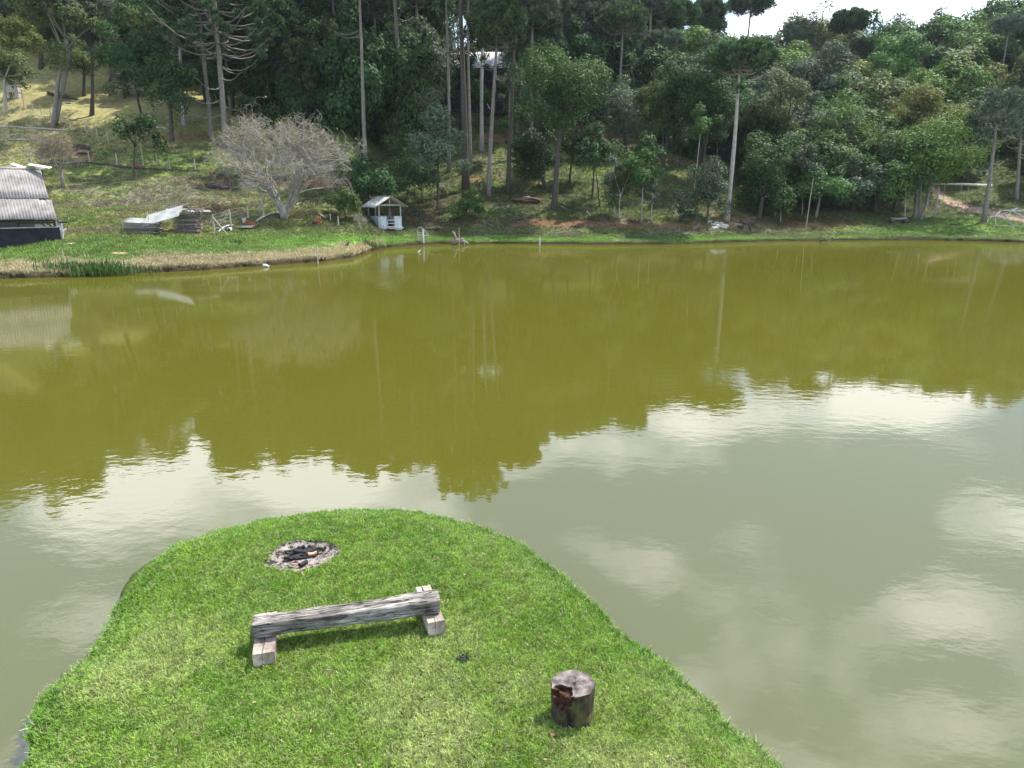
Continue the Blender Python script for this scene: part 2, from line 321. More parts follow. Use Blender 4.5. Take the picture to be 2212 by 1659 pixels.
def ground_mat(name, fine=9, bump=.5, dist=.08):
    m, n, b = mat(name); nd = n.nodes; lk = n.links.new
    at = nd.new('ShaderNodeAttribute'); at.attribute_name = 'col'
    t = nd.new('ShaderNodeTexCoord')
    x = nd.new('ShaderNodeTexNoise'); x.inputs['Scale'].default_value = fine; x.inputs['Detail'].default_value = 8; x.inputs['Roughness'].default_value = .75; lk(t.outputs['Object'], x.inputs['Vector'])
    x2 = nd.new('ShaderNodeTexNoise'); x2.inputs['Scale'].default_value = fine * .22; x2.inputs['Detail'].default_value = 6; lk(t.outputs['Object'], x2.inputs['Vector'])
    mr = nd.new('ShaderNodeMapRange'); lk(x.outputs[0], mr.inputs[0]); mr.inputs[1].default_value = .3; mr.inputs[2].default_value = .7; mr.inputs[3].default_value = .45; mr.inputs[4].default_value = 1.55
    mr2 = nd.new('ShaderNodeMapRange'); lk(x2.outputs[0], mr2.inputs[0]); mr2.inputs[1].default_value = .3; mr2.inputs[2].default_value = .7; mr2.inputs[3].default_value = .75; mr2.inputs[4].default_value = 1.25
    mm = nd.new('ShaderNodeMath'); mm.operation = 'MULTIPLY'; lk(mr.outputs[0], mm.inputs[0]); lk(mr2.outputs[0], mm.inputs[1])
    vm = nd.new('ShaderNodeVectorMath'); vm.operation = 'SCALE'; lk(at.outputs['Color'], vm.inputs[0]); lk(mm.outputs[0], vm.inputs['Scale'])
    lk(vm.outputs[0], b.inputs['Base Color']); b.inputs['Roughness'].default_value = .95; b.inputs['Specular IOR Level'].default_value = .1
    bu = nd.new('ShaderNodeBump'); bu.inputs['Strength'].default_value = bump; bu.inputs['Distance'].default_value = dist
    lk(x.outputs[0], bu.inputs['Height']); lk(bu.outputs[0], b.inputs['Normal'])
    return m
GM = ground_mat('hillside_ground')

def build_terrain():
    us = np.concatenate([np.linspace(-2600, -150, 60)[:-1], np.arange(-150, 2380, 6.5), np.linspace(2380, 4800, 60)])
    A = (us - CU) / F / 1.025
    D = np.concatenate([[-6, -1.2, -.25, -.04, 0.0, .06], np.arange(.25, 16, .3), np.arange(16, 60, .6), np.geomspace(60, 700, 60)])
    AA, DG = np.meshgrid(A, D, indexing='ij')
    # shoreline wobble, so that the edge is not a clean curve
    wob = (fbm(AA * 90, AA * 0 + .5, 61) - .5) * .8 + (fbm(AA * 400, AA * 0 + .5, 63) - .5) * .25
    Y = shoreY(AA) + DG + wob * np.exp(-np.maximum(DG, 0) / 2.5) ; X = AA * Y
    Z = T(X, Y)
    low = DG <= -.04 + 1e-6
    Z = np.where(low, np.minimum(-.06 + DG * .3, -.06), np.maximum(Z, .10 + .10 * fbm(AA * 500, AA * 0, 71)))
    n, m = Z.shape
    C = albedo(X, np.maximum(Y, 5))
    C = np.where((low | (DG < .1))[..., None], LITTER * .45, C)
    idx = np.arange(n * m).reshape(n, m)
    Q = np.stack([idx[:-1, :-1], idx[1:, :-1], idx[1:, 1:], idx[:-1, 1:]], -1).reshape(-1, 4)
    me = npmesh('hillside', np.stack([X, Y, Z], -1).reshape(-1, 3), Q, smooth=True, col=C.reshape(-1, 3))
    o = link('hillside', me, None, GM); o['kind'] = 'structure'
build_terrain()

# ------------------------------------------------------------------ water
def build_water():
    m, n, b = mat('pond_water'); nd = n.nodes; lk = n.links.new
    t = nd.new('ShaderNodeTexCoord')
    def nz(scale, st, det, rough=.5):
        mp = nd.new('ShaderNodeMapping'); mp.inputs['Scale'].default_value = st; mp.inputs['Rotation'].default_value = (0, 0, .25); lk(t.outputs['Object'], mp.inputs[0])
        x = nd.new('ShaderNodeTexNoise'); x.inputs['Scale'].default_value = scale; x.inputs['Detail'].default_value = det; x.inputs['Roughness'].default_value = rough; lk(mp.outputs[0], x.inputs['Vector']); return x
    a = nz(3.4, (.8, 1.25, 1), 3); c = nz(.09, (1, 1, 1), 4)
    # wind patches: ripple height varies over the pond
    mr = nd.new('ShaderNodeMapRange'); lk(c.outputs[0], mr.inputs[0]); mr.inputs[1].default_value = .42; mr.inputs[2].default_value = .62; mr.inputs[3].default_value = .25; mr.inputs[4].default_value = 1.0
    # a gust patch in front of the little shed
    g0 = PZ(817, 597, 0)
    vs = nd.new('ShaderNodeVectorMath'); vs.operation = 'SUBTRACT'; lk(t.outputs['Object'], vs.inputs[0]); vs.inputs[1].default_value = g0
    vmu = nd.new('ShaderNodeVectorMath'); vmu.operation = 'MULTIPLY'; lk(vs.outputs[0], vmu.inputs[0]); vmu.inputs[1].default_value = (.8, .30, 1)
    vl = nd.new('ShaderNodeVectorMath'); vl.operation = 'LENGTH'; lk(vmu.outputs[0], vl.inputs[0])
    gm = nd.new('ShaderNodeMapRange'); lk(vl.outputs['Value'], gm.inputs[0]); gm.inputs[1].default_value = .4; gm.inputs[2].default_value = 1.1; gm.inputs[3].default_value = 5; gm.inputs[4].default_value = 0
    ad = nd.new('ShaderNodeMath'); ad.operation = 'ADD'; lk(mr.outputs[0], ad.inputs[0]); lk(gm.outputs[0], ad.inputs[1])
    hh = nd.new('ShaderNodeMath'); hh.operation = 'MULTIPLY'; lk(a.outputs[0], hh.inputs[0]); lk(ad.outputs[0], hh.inputs[1])
    # a fish ring, lower right
    r0 = PZ(1752, 1555, 0)
    v2 = nd.new('ShaderNodeVectorMath'); v2.operation = 'SUBTRACT'; lk(t.outputs['Object'], v2.inputs[0]); v2.inputs[1].default_value = r0
    l2 = nd.new('ShaderNodeVectorMath'); l2.operation = 'LENGTH'; lk(v2.outputs[0], l2.inputs[0])
    sn = nd.new('ShaderNodeMath'); sn.operation = 'MULTIPLY'; lk(l2.outputs['Value'], sn.inputs[0]); sn.inputs[1].default_value = 95
    si = nd.new('ShaderNodeMath'); si.operation = 'SINE'; lk(sn.outputs[0], si.inputs[0])
    rm = nd.new('ShaderNodeMapRange'); lk(l2.outputs['Value'], rm.inputs[0]); rm.inputs[1].default_value = .08; rm.inputs[2].default_value = .19; rm.inputs[3].default_value = .05; rm.inputs[4].default_value = 0
    rr = nd.new('ShaderNodeMath'); rr.operation = 'MULTIPLY'; lk(si.outputs[0], rr.inputs[0]); lk(rm.outputs[0], rr.inputs[1])
    h2 = nd.new('ShaderNodeMath'); h2.operation = 'ADD'; lk(hh.outputs[0], h2.inputs[0]); lk(rr.outputs[0], h2.inputs[1])
    bu = nd.new('ShaderNodeBump'); bu.inputs['Strength'].default_value = 1; bu.inputs['Distance'].default_value = .0036; lk(h2.outputs[0], bu.inputs['Height'])
    # silt colour, a little uneven
    s_ = nz(.05, (1, 1, 1), 3)
    cm = nd.new('ShaderNodeMix'); cm.data_type = 'RGBA'; lk(s_.outputs[0], cm.inputs[0]); cm.inputs[6].default_value = (.068, .067, .0090, 1); cm.inputs[7].default_value = (.085, .083, .0115, 1)
    df = nd.new('ShaderNodeBsdfDiffuse'); lk(cm.outputs[2], df.inputs[0])
    gl = nd.new('ShaderNodeBsdfGlossy'); gl.inputs['Roughness'].default_value = .02; lk(bu.outputs[0], gl.inputs['Normal'])
    fr = nd.new('ShaderNodeFresnel'); fr.inputs[0].default_value = 1.33; lk(bu.outputs[0], fr.inputs['Normal'])
    mn = nd.new('ShaderNodeMapRange'); lk(fr.outputs[0], mn.inputs[0]); mn.inputs[1].default_value = 0; mn.inputs[2].default_value = 1; mn.inputs[3].default_value = .142; mn.inputs[4].default_value = .62
    mx = nd.new('ShaderNodeMixShader'); lk(mn.outputs[0], mx.inputs[0]); lk(df.outputs[0], mx.inputs[1]); lk(gl.outputs[0], mx.inputs[2])
    lk(mx.outputs[0], nd['Material Output'].inputs[0])
    xs = np.linspace(-260, 260, 27); ys = np.linspace(-120, 130, 20)
    X, Y = np.meshgrid(xs, ys, indexing='ij'); idx = np.arange(X.size).reshape(X.shape)
    Q = np.stack([idx[:-1, :-1], idx[1:, :-1], idx[1:, 1:], idx[:-1, 1:]], -1).reshape(-1, 4)
    o = link('pond_water', npmesh('pond_water', np.stack([X, Y, X * 0], -1).reshape(-1, 3), Q), None, m); o['kind'] = 'structure'
build_water()

# ------------------------------------------------------------------ near grassy point
OUT = [(50, 1659), (66, 1575), (105, 1497), (178, 1425), (235, 1345), (256, 1285), (300, 1222), (400, 1168), (520, 1137), (640, 1112), (760, 1103), (900, 1106), (1000, 1128), (1110, 1168),
       (1205, 1243), (1300, 1322), (1420, 1425), (1500, 1494), (1580, 1572), (1700, 1659)]
def spline(P, k=8):
    r = []
    for i in range(len(P) - 1):
        p0 = P[max(i - 1, 0)]; p1 = P[i]; p2 = P[i + 1]; p3 = P[min(i + 2, len(P) - 1)]
        for j in range(k):
            t = j / k; r.append(.5 * ((2 * p1) + (p2 - p0) * t + (2 * p0 - 5 * p1 + 4 * p2 - p3) * t * t + (3 * p1 - p0 - 3 * p2 + p3) * t ** 3))
    r.append(P[-1]); return r
op = [PZ(u, v, .2) for u, v in OUT]
op = [Vector((-4.3, -4, .2)), Vector((-4.15, 0, .2)), Vector((-3.9, 2.3, .2))] + op + [Vector((3.3, 2.6, .2)), Vector((5.2, 0, .2)), Vector((7.5, -4, .2))]
op = spline(op)
OP = np.array([(p.x, p.y) for p in op])
_n = len(OP)
for i in range(_n):
    a, b = OP[max(i - 1, 0)], OP[min(i + 1, _n - 1)]; t_ = (b - a) / np.linalg.norm(b - a)
    OP[i] += np.array((-t_[1], t_[0])) * ((float(fbm(i * .33, 2.2, 15)) - .5) * .14 + (float(fbm(i * 1.1, 5.2, 16)) - .5) * .07)
def inside(x, y):
    x = np.asarray(x, float); y = np.asarray(y, float); c = np.zeros(x.shape, bool); n = len(OP); j = n - 1
    for i in range(n):
        xi, yi = OP[i]; xj, yj = OP[j]
        k = ((yi > y) != (yj > y)) & (x < (xj - xi) * (y - yi) / (yj - yi + 1e-12) + xi); c ^= k; j = i
    return c
def edist(x, y):
    x = np.asarray(x, float); y = np.asarray(y, float); d = np.full(x.shape, 1e9)
    for i in range(len(OP) - 1):
        a, b = OP[i], OP[i + 1]; ab = b - a; t = np.clip(((x - a[0]) * ab[0] + (y - a[1]) * ab[1]) / (ab @ ab), 0, 1)
        d = np.minimum(d, np.hypot(x - a[0] - t * ab[0], y - a[1] - t * ab[1]))
    return d
PIT = PZ((850 + 620 / 2.212) / 1.736, (1950 + 292 / 2.212) / 1.736, .40)
def lawn_z(x, y, d=None):
    if d is None: d = edist(x, y)
    z = .16 + .26 * (1 - np.exp(-d / .45)) + (fbm(np.asarray(x) * 1.5, np.asarray(y) * 1.5, 91) - .5) * .05
    q = np.hypot((x - PIT.x) / .42, (y - PIT.y) / .36)
    return z - .035 * sstep(1.05, .7, q)
def LG(x, y): return float(lawn_z(np.array([x]), np.array([y]))[0])
def lawn_col(x, y):
    n1 = fbm(x * 1.3, y * 1.3, 51); n2 = fbm(x * 4, y * 4, 53)
    g = np.array((.150, .265, .026)); dry = np.array((.32, .39, .125)); deep = np.array((.080, .205, .016))
    near = sstep(6.6, 4.6, y)
    f = np.clip(sstep(.40, .72, n1) * .6 * (.35 + .9 * near) + near * .22 + (n2 - .5) * .5, 0, 1)[..., None]
    c = g * (1 - f) + dry * f
    e = (sstep(.5, .0, edist(x, y)) * .6)[..., None]; c = c * (1 - e) + deep * e
    k = (sstep(.56, .72, fbm(x * 2.2, y * 2.2, 57)) * .45)[..., None]; c = c * (1 - k) + deep * k
    return c
def build_point():
    # concentric rings inward from the outline towards a spine, then a rim down into the water
    n = len(OP); cen = np.stack([np.clip(OP[:, 0] * .15, -1, 1) - .9 * 0, np.minimum(OP[:, 1], 6.8)], -1)
    cen[:, 0] = -.55 + .12 * (OP[:, 0] + .55); cen[:, 1] = np.where(OP[:, 1] > 6.5, 6.5 + (OP[:, 1] - 6.5) * .1, OP[:, 1])
    ts = np.concatenate([[-.03, -.012, 0.0, .012], np.linspace(.03, 1, 42)])
    X = []; Y = []; Z = []; C = []
    for t in ts:
        p = OP + (cen - OP) * max(t, 0) + (OP - cen) / np.linalg.norm(OP - cen, axis=1)[:, None] * (max(-t, 0) * 3)
        if t < 0:
            z = np.full(n, -.3 if t < -.02 else -.02); c = np.tile(LITTER * .5, (n, 1))
        elif t == 0: z = np.full(n, .12); c = np.tile(LITTER * .6, (n, 1))
        else: z = lawn_z(p[:, 0], p[:, 1]); c = lawn_col(p[:, 0], p[:, 1]) * .30 + LITTER * .2
        X.append(p[:, 0]); Y.append(p[:, 1]); Z.append(z); C.append(c)
    V = np.stack([np.array(X), np.array(Y), np.array(Z)], -1); m = len(ts)
    idx = np.arange(m * n).reshape(m, n)
    Q = np.stack([idx[:-1, :-1], idx[:-1, 1:], idx[1:, 1:], idx[1:, :-1]], -1).reshape(-1, 4)
    o = link('lawn', npmesh('lawn', V.reshape(-1, 3), Q, smooth=True, col=np.array(C).reshape(-1, 3)), None, ground_mat('lawn_soil', 40, .5, .01)); o['kind'] = 'structure'
    # land behind the camera
    xs = np.linspace(-240, 240, 49); ys = np.concatenate([np.linspace(-240, -20, 12), np.linspace(-16, -3.6, 8)])
    X, Y = np.meshgrid(xs, ys, indexing='ij'); Z = .34 + .02 * np.maximum(-12 - Y, 0) + fbm(X * .1, Y * .1, 4) * .3 * sstep(-5, -12, Y); Z = np.where(Y > -3.7, -.4, Z)
    idx = np.arange(X.size).reshape(X.shape); Q = np.stack([idx[:-1, :-1], idx[1:, :-1], idx[1:, 1:], idx[:-1, 1:]], -1).reshape(-1, 4)
    o = link('near_bank', npmesh('near_bank', np.stack([X, Y, Z], -1).reshape(-1, 3), Q, smooth=True, col=np.tile(LUSH, (X.size, 1))), None, GM); o['kind'] = 'structure'
build_point()

# ------------------------------------------------------------------ grass as geometry-node instances
def grassmat(name, transl=.3):
    m, n, b = mat(name); nd = n.nodes; lk = n.links.new
    at = nd.new('ShaderNodeAttribute'); at.attribute_type = 'INSTANCER'; at.attribute_name = 'tcol'
    a2 = nd.new('ShaderNodeAttribute'); a2.attribute_name = 'rnd'
    mr = nd.new('ShaderNodeMapRange'); lk(a2.outputs['Fac'], mr.inputs[0]); mr.inputs[3].default_value = .5; mr.inputs[4].default_value = 1.55
    vm = nd.new('ShaderNodeVectorMath'); vm.operation = 'SCALE'; lk(at.outputs['Color'], vm.inputs[0]); lk(mr.outputs[0], vm.inputs['Scale'])
    lk(vm.outputs[0], b.inputs['Base Color']); b.inputs['Roughness'].default_value = .5; b.inputs['Specular IOR Level'].default_value = .3
    tr = nd.new('ShaderNodeBsdfTranslucent'); lk(vm.outputs[0], tr.inputs[0])
    mx = nd.new('ShaderNodeMixShader'); mx.inputs[0].default_value = transl; lk(b.outputs[0], mx.inputs[1]); lk(tr.outputs[0], mx.inputs[2]); lk(mx.outputs[0], nd['Material Output'].inputs[0])
    return m
GRM = grassmat('grass_blade')
def tuft(name, nb, h, wd, spread, seed, lean=.7):
    r = np.random.default_rng(seed); V = []; Q = []; A = []
    for i in range(nb):
        a = r.uniform(0, 6.28); o = np.array([*(r.normal(0, spread, 2)), -.005]); d = np.array([math.cos(a), math.sin(a), 0]); s = np.array([-d[1], d[0], 0])
        hh = h * r.uniform(.55, 1.15); le = r.uniform(.1, lean) * hh
        p1 = o + d * le * .35 + np.array([0, 0, hh * .6]); p2 = o + d * le * 1.1 + np.array([0, 0, hh * r.uniform(.75, 1)])
        k = len(V); V += [o - s * wd / 2, o + s * wd / 2, p1 + s * wd * .42, p1 - s * wd * .42, p2 + s * wd * .08, p2 - s * wd * .08]
        Q += [(k, k + 1, k + 2, k + 3), (k + 3, k + 2, k + 4, k + 5)]; q = r.uniform(0, 1); A += [q, q]
    me = npmesh(name, V, Q, A); me.materials.append(GRM)
    return bpy.data.objects.new(name, me)
def scatter(name, P, C, scl, tufts, label, cat, tilt=.15):
    me = bpy.data.meshes.new(name); me.vertices.add(len(P)); me.vertices.foreach_set('co', np.asarray(P, np.float32).ravel())
    at = me.attributes.new('tcol', 'FLOAT_COLOR', 'POINT'); c4 = np.ones((len(P), 4), np.float32); c4[:, :3] = C; at.data.foreach_set('color', c4.ravel())
    rot = np.stack([rng.normal(0, tilt, len(P)), rng.normal(0, tilt, len(P)), rng.uniform(0, 6.28, len(P))], -1).astype(np.float32)
    at = me.attributes.new('rot', 'FLOAT_VECTOR', 'POINT'); at.data.foreach_set('vector', rot.ravel())
    at = me.attributes.new('scl', 'FLOAT', 'POINT'); at.data.foreach_set('value', np.asarray(scl, np.float32))
    at = me.attributes.new('pick', 'INT', 'POINT'); at.data.foreach_set('value', rng.integers(0, len(tufts), len(P)).astype(np.int32))
    o = link(name, me); tag(o, label, cat, kind='stuff')
    g = bpy.data.node_groups.new(name, 'GeometryNodeTree'); g.interface.new_socket('Geometry', in_out='INPUT', socket_type='NodeSocketGeometry'); g.interface.new_socket('Geometry', in_out='OUTPUT', socket_type='NodeSocketGeometry')
    nd = g.nodes; lk = g.links.new; gi = nd.new('NodeGroupInput'); go = nd.new('NodeGroupOutput'); ip = nd.new('GeometryNodeInstanceOnPoints'); jn = nd.new('GeometryNodeJoinGeometry')
    for tf in tufts:
        oi = nd.new('GeometryNodeObjectInfo'); oi.inputs['Object'].default_value = tf; oi.inputs['As Instance'].default_value = True; lk(oi.outputs['Geometry'], jn.inputs[0])
    def na(nm, ty):
        x = nd.new('GeometryNodeInputNamedAttribute'); x.data_type = ty; x.inputs['Name'].default_value = nm; return x.outputs['Attribute']
    mp = nd.new('GeometryNodeMeshToPoints'); lk(gi.outputs[0], mp.inputs[0])
    lk(mp.outputs[0], ip.inputs['Points']); lk(jn.outputs[0], ip.inputs['Instance']); ip.inputs['Pick Instance'].default_value = True
    lk(na('pick', 'INT'), ip.inputs['Instance Index'])
    er = nd.new('FunctionNodeEulerToRotation'); lk(na('rot', 'FLOAT_VECTOR'), er.inputs[0]); lk(er.outputs[0], ip.inputs['Rotation']); lk(na('scl', 'FLOAT'), ip.inputs['Scale'])
    lk(ip.outputs[0], go.inputs[0])
    md = o.modifiers.new('scatter', 'NODES'); md.node_group = g
    return o
def build_grass():
    n = 230000
    x = rng.uniform(-4.3, 3.6, n); y = rng.uniform(3.3, 9.1, n); k = inside(x, y); x = x[k]; y = y[k]; d = edist(x, y)
    q = np.hypot((x - PIT.x) / .42, (y - PIT.y) / .36) + (fbm(x * 6, y * 6, 3) - .5) * .5
    k = q > 1.02; x = x[k]; y = y[k]; d = d[k]
    z = lawn_z(x, y, d); c = lawn_col(x, y) * (rng.uniform(.62, 1.4, len(x)) * (.62 + .76 * fbm(x * 16, y * 16, 99, 2)))[:, None]
    dry = rng.uniform(0, 1, len(x)) < .10; c[dry] = np.array((.36, .34, .19)) * rng.uniform(.7, 1.2, dry.sum())[:, None]
    s = rng.uniform(.7, 1.25, len(x)) * (.75 + .5 * fbm(x * 3, y * 3, 8)) * (1 + .9 * sstep(.10, 0, d) * (.4 + 1.2 * fbm(x * 7, y * 7, 31)))
    tf = [tuft('grass_tuft', 8, .031, .0040, .009, i, 1.3) for i in range(4)]
    scatter('lawn_grass', np.stack([x, y, z], -1), c, s, tf, 'short mown green grass covering the near lawn point', 'grass', .3)
    # far bank and meadow
    n = 150000; a = rng.uniform(az(-120), az(2330), n); dd = rng.uniform(0.02, 1, n) ** 1.5 * 52; Y = shoreY(a) + dd; X = a * Y; Z = T(X, Y)
    C = albedo(X, Y); g = C[:, 1] / C[:, 0]; keep = (rng.uniform(0, 1, n) < np.where(g > .72, 1, .12)) ; X, Y, Z, C, dd = X[keep], Y[keep], Z[keep], C[keep], dd[keep]
    C = C * rng.uniform(.7, 1.5, len(X))[:, None] * np.array((1.0, 1.05, .95))
    s = rng.uniform(.6, 1.5, len(X)) * (.5 + .9 * fbm(X * .5, Y * .5, 12)) * (1 - .35 * sstep(470, 500, proj(X, Y, Z)[1]) * sstep(900, 1000, proj(X, Y, Z)[0]))
    tf = [tuft('meadow_tuft', 14, .17, .022, .09, 40 + i, 1.2) for i in range(3)]
    scatter('meadow_grass', np.stack([X, Y, Z], -1), C, s, tf, 'rough grass growing over the far bank and the hillside meadow', 'grass', .2)
build_grass()

# ------------------------------------------------------------------ broadleaf crowns
def leaves(P, Nn, size, seed, aspect=.55):
    r = np.random.default_rng(seed); n = len(P)
    Nn = Nn + r.normal(0, .55, (n, 3)); Nn /= np.linalg.norm(Nn, axis=1)[:, None] + 1e-9
    t = r.normal(0, 1, (n, 3)); t -= (t * Nn).sum(1)[:, None] * Nn; t /= np.linalg.norm(t, axis=1)[:, None] + 1e-9; b = np.cross(Nn, t)
    s = size * r.uniform(.6, 1.35, n)[:, None]
    V = np.stack([P - t * s, P - b * s * aspect, P + t * s, P + b * s * aspect], 1).reshape(-1, 3)
    Q = np.arange(4 * n).reshape(n, 4); return V, Q
def crown_mesh(name, rx, ry, rz, nl, seed, leaf=.16, lobes=26, airy=0., flat=0., droop=0.):
    """ellipsoid crown centred on the origin made of leafy clumps of uneven size"""
    r = np.random.default_rng(seed); cs = []; rs = []
    for i in range(lobes * 3):
        d = r.normal(0, 1, 3); d /= np.linalg.norm(d)
        if d[2] < -.55 and r.uniform() < .8: continue
        k = r.uniform(.5, .84) if i % 3 else r.uniform(.0, .5)
        c = d * k * np.array([rx, ry, rz]) * (1 + .12 * r.normal())
        cs.append(c); rs.append(r.uniform(.17, .36) * (rx * ry * rz) ** (1 / 3) * (1 - airy * .35))
        if len(cs) >= lobes: break
    cs = np.array(cs); rs = np.array(rs); w = rs ** 2; w /= w.sum(); ch = r.choice(len(cs), nl, p=w)
    d = r.normal(0, 1, (nl, 3)); d /= np.linalg.norm(d, axis=1)[:, None]
    up = r.uniform(0, 1, nl) < .45; d[up, 2] = np.abs(d[up, 2])
    rad = rs[ch] * (1 - np.abs(r.normal(0, .26, nl))) 
    # sub-clumps: pull the leaves towards random knots so that gaps open between them
    kn = cs[r.integers(0, len(cs), 400)] + (lambda q: q / np.linalg.norm(q, axis=1)[:, None])(r.normal(0, 1, (400, 3))) * rs[r.integers(0, len(cs), 400)][:, None]
    P = cs[ch] + d * rad[:, None] * np.array([1.15, 1.15, .8])
    j = r.integers(0, 400, nl); dist = np.linalg.norm(P - kn[j], axis=1)
    nk = (dist < rs[ch] * 1.3); P[nk] += (kn[j[nk]] - P[nk]) * .45
    P += r.normal(0, leaf * .5, P.shape)
    k_ = np.array([rx, ry, rz]) / np.percentile(np.abs(P[:, :]), 97.5, axis=0); zt_ = np.percentile(P[:, 2], 98.5); zb_ = np.percentile(P[:, 2], 2)
    for A_ in (P, cs): A_[:, :2] *= k_[:2]; A_[:, 2] = (A_[:, 2] - zb_) / (zt_ - zb_) * 2 * rz - rz
    nrm = d * .8 + (P / np.array([rx, ry, rz])) * .5 + np.array([0, 0, .65])
    V, Q = leaves(P, nrm, leaf, seed + 1)
    # leaf tone lighter towards the outside of clumps
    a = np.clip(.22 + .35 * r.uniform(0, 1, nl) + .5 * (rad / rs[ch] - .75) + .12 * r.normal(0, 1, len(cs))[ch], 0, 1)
    return npmesh(name, V, Q, a), cs, rs
def limb_path(a, b, n=5, bend=.12, rnd=None):
    a = Vector(a); b = Vector(b); l = (b - a).length; o = Vector([(rnd or random).uniform(-1, 1) for _ in range(3)]) * bend * l; P = []
    for i in range(n):
        t = i / (n - 1); p = a.lerp(b, t) + o * math.sin(math.pi * t) + Vector((0, 0, bend * l * .6 * math.sin(math.pi * t))) * (1 if b.z > a.z else -.3); P.append(p)
    return P
def trunk_mb(base, fork, cs, rs, r0, seed, limbs=8, multi=1):
    rd = random.Random(seed); mb = MB(); base = Vector(base); fork = Vector(fork)
    for m in range(multi):
        off = Vector((rd.uniform(-1, 1), rd.uniform(-1, 1), 0)) * (.9 * r0 * (multi > 1) * 2)
        fk = fork + (Vector((rd.uniform(-1, 1), rd.uniform(-1, 1), rd.uniform(-.3, .3))) * (fork - base).length * .22 if multi > 1 else Vector((0, 0, 0)))
        P = limb_path(base + off - Vector((0, 0, .5)), fk, 8, .035, rd); rr = r0 / math.sqrt(multi)
        mb.tube(P, [rr * (1.45 if i == 0 else 1.12 if i == 1 else 1 - .35 * i / 7) for i in range(8)], 9)
        for k in range(max(2, limbs // multi)):
            c = Vector(cs[rd.randrange(len(cs))]); st = fk.lerp(base + off, rd.uniform(0, .18))
            Q = limb_path(st, c, 6, .14, rd); rl = rr * rd.uniform(.32, .6)
            mb.tube(Q, [rl * (1 - .8 * i / 5) for i in range(6)], 5)
            for _ in range(3):
                s = Q[rd.randrange(2, 5)]; e = c + Vector((rd.gauss(0, 1), rd.gauss(0, 1), rd.uniform(-.2, 1))) * float(rs[0]) * 1.2
                mb.tube(limb_path(s, e, 4, .1, rd), [rl * .35, rl * .25, rl * .16, .01], 4, False)
    return mb
VAR = {}
def broadleaf(base, top_u, crown, lm, label, leaf=.15, seed=0, dens=1., r0=None, bark=None, airy=0., lobes=26, multi=1, name='broadleaf_tree', cat='tree', group=None, Y=None, limbs=9, fork=.32, asp=1.):
    """base: pixel of the foot (or with Y the distance); crown: (u0,u1,v0,v1) outline of the crown at the tree's distance"""
    if Y is None: b = hit(*base); Y = b.y
    else: p = PY(base[0], base[1], Y); b = Vector((p.x, Y, ground(p.x, Y)))
    u0, u1, v0, v1 = crown
    tl = PY(u0, (v0 + v1) / 2, Y); tr = PY(u1, (v0 + v1) / 2, Y); zt = PY(0, v0, Y).z; zb = PY(0, v1, Y).z
    rx = (tr.x - tl.x) / 2; rz = (zt - zb) / 2; c = Vector(((tl.x + tr.x) / 2, Y, (zt + zb) / 2)) - b; ry = rx * asp
    leaf *= .97; nl = int(dens * 1.12 * (rx * rz + rx * ry + ry * rz) / 3 * 12.6 * 1.9 / (leaf * leaf * 1.6))
    nl = max(500, min(nl, 28000))
    t = empty(name, b, label, cat, group)
    me, cs, rs = crown_mesh('crown', rx, ry, rz, nl, seed, leaf, lobes, airy)
    me.transform(Matrix.Translation(c)); cs = cs + np.array(c)
    r0 = r0 or max(.06, .032 * (c.z + rz))
    fk = Vector((c.x * .7, c.y * .7, max(.15, c.z - rz * (1 - fork))))
    trunk_mb((0, 0, 0), fk, cs, rs, r0, seed, limbs, multi).build('trunk', bark or BARKD, t, True)
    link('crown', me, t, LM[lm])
    return t

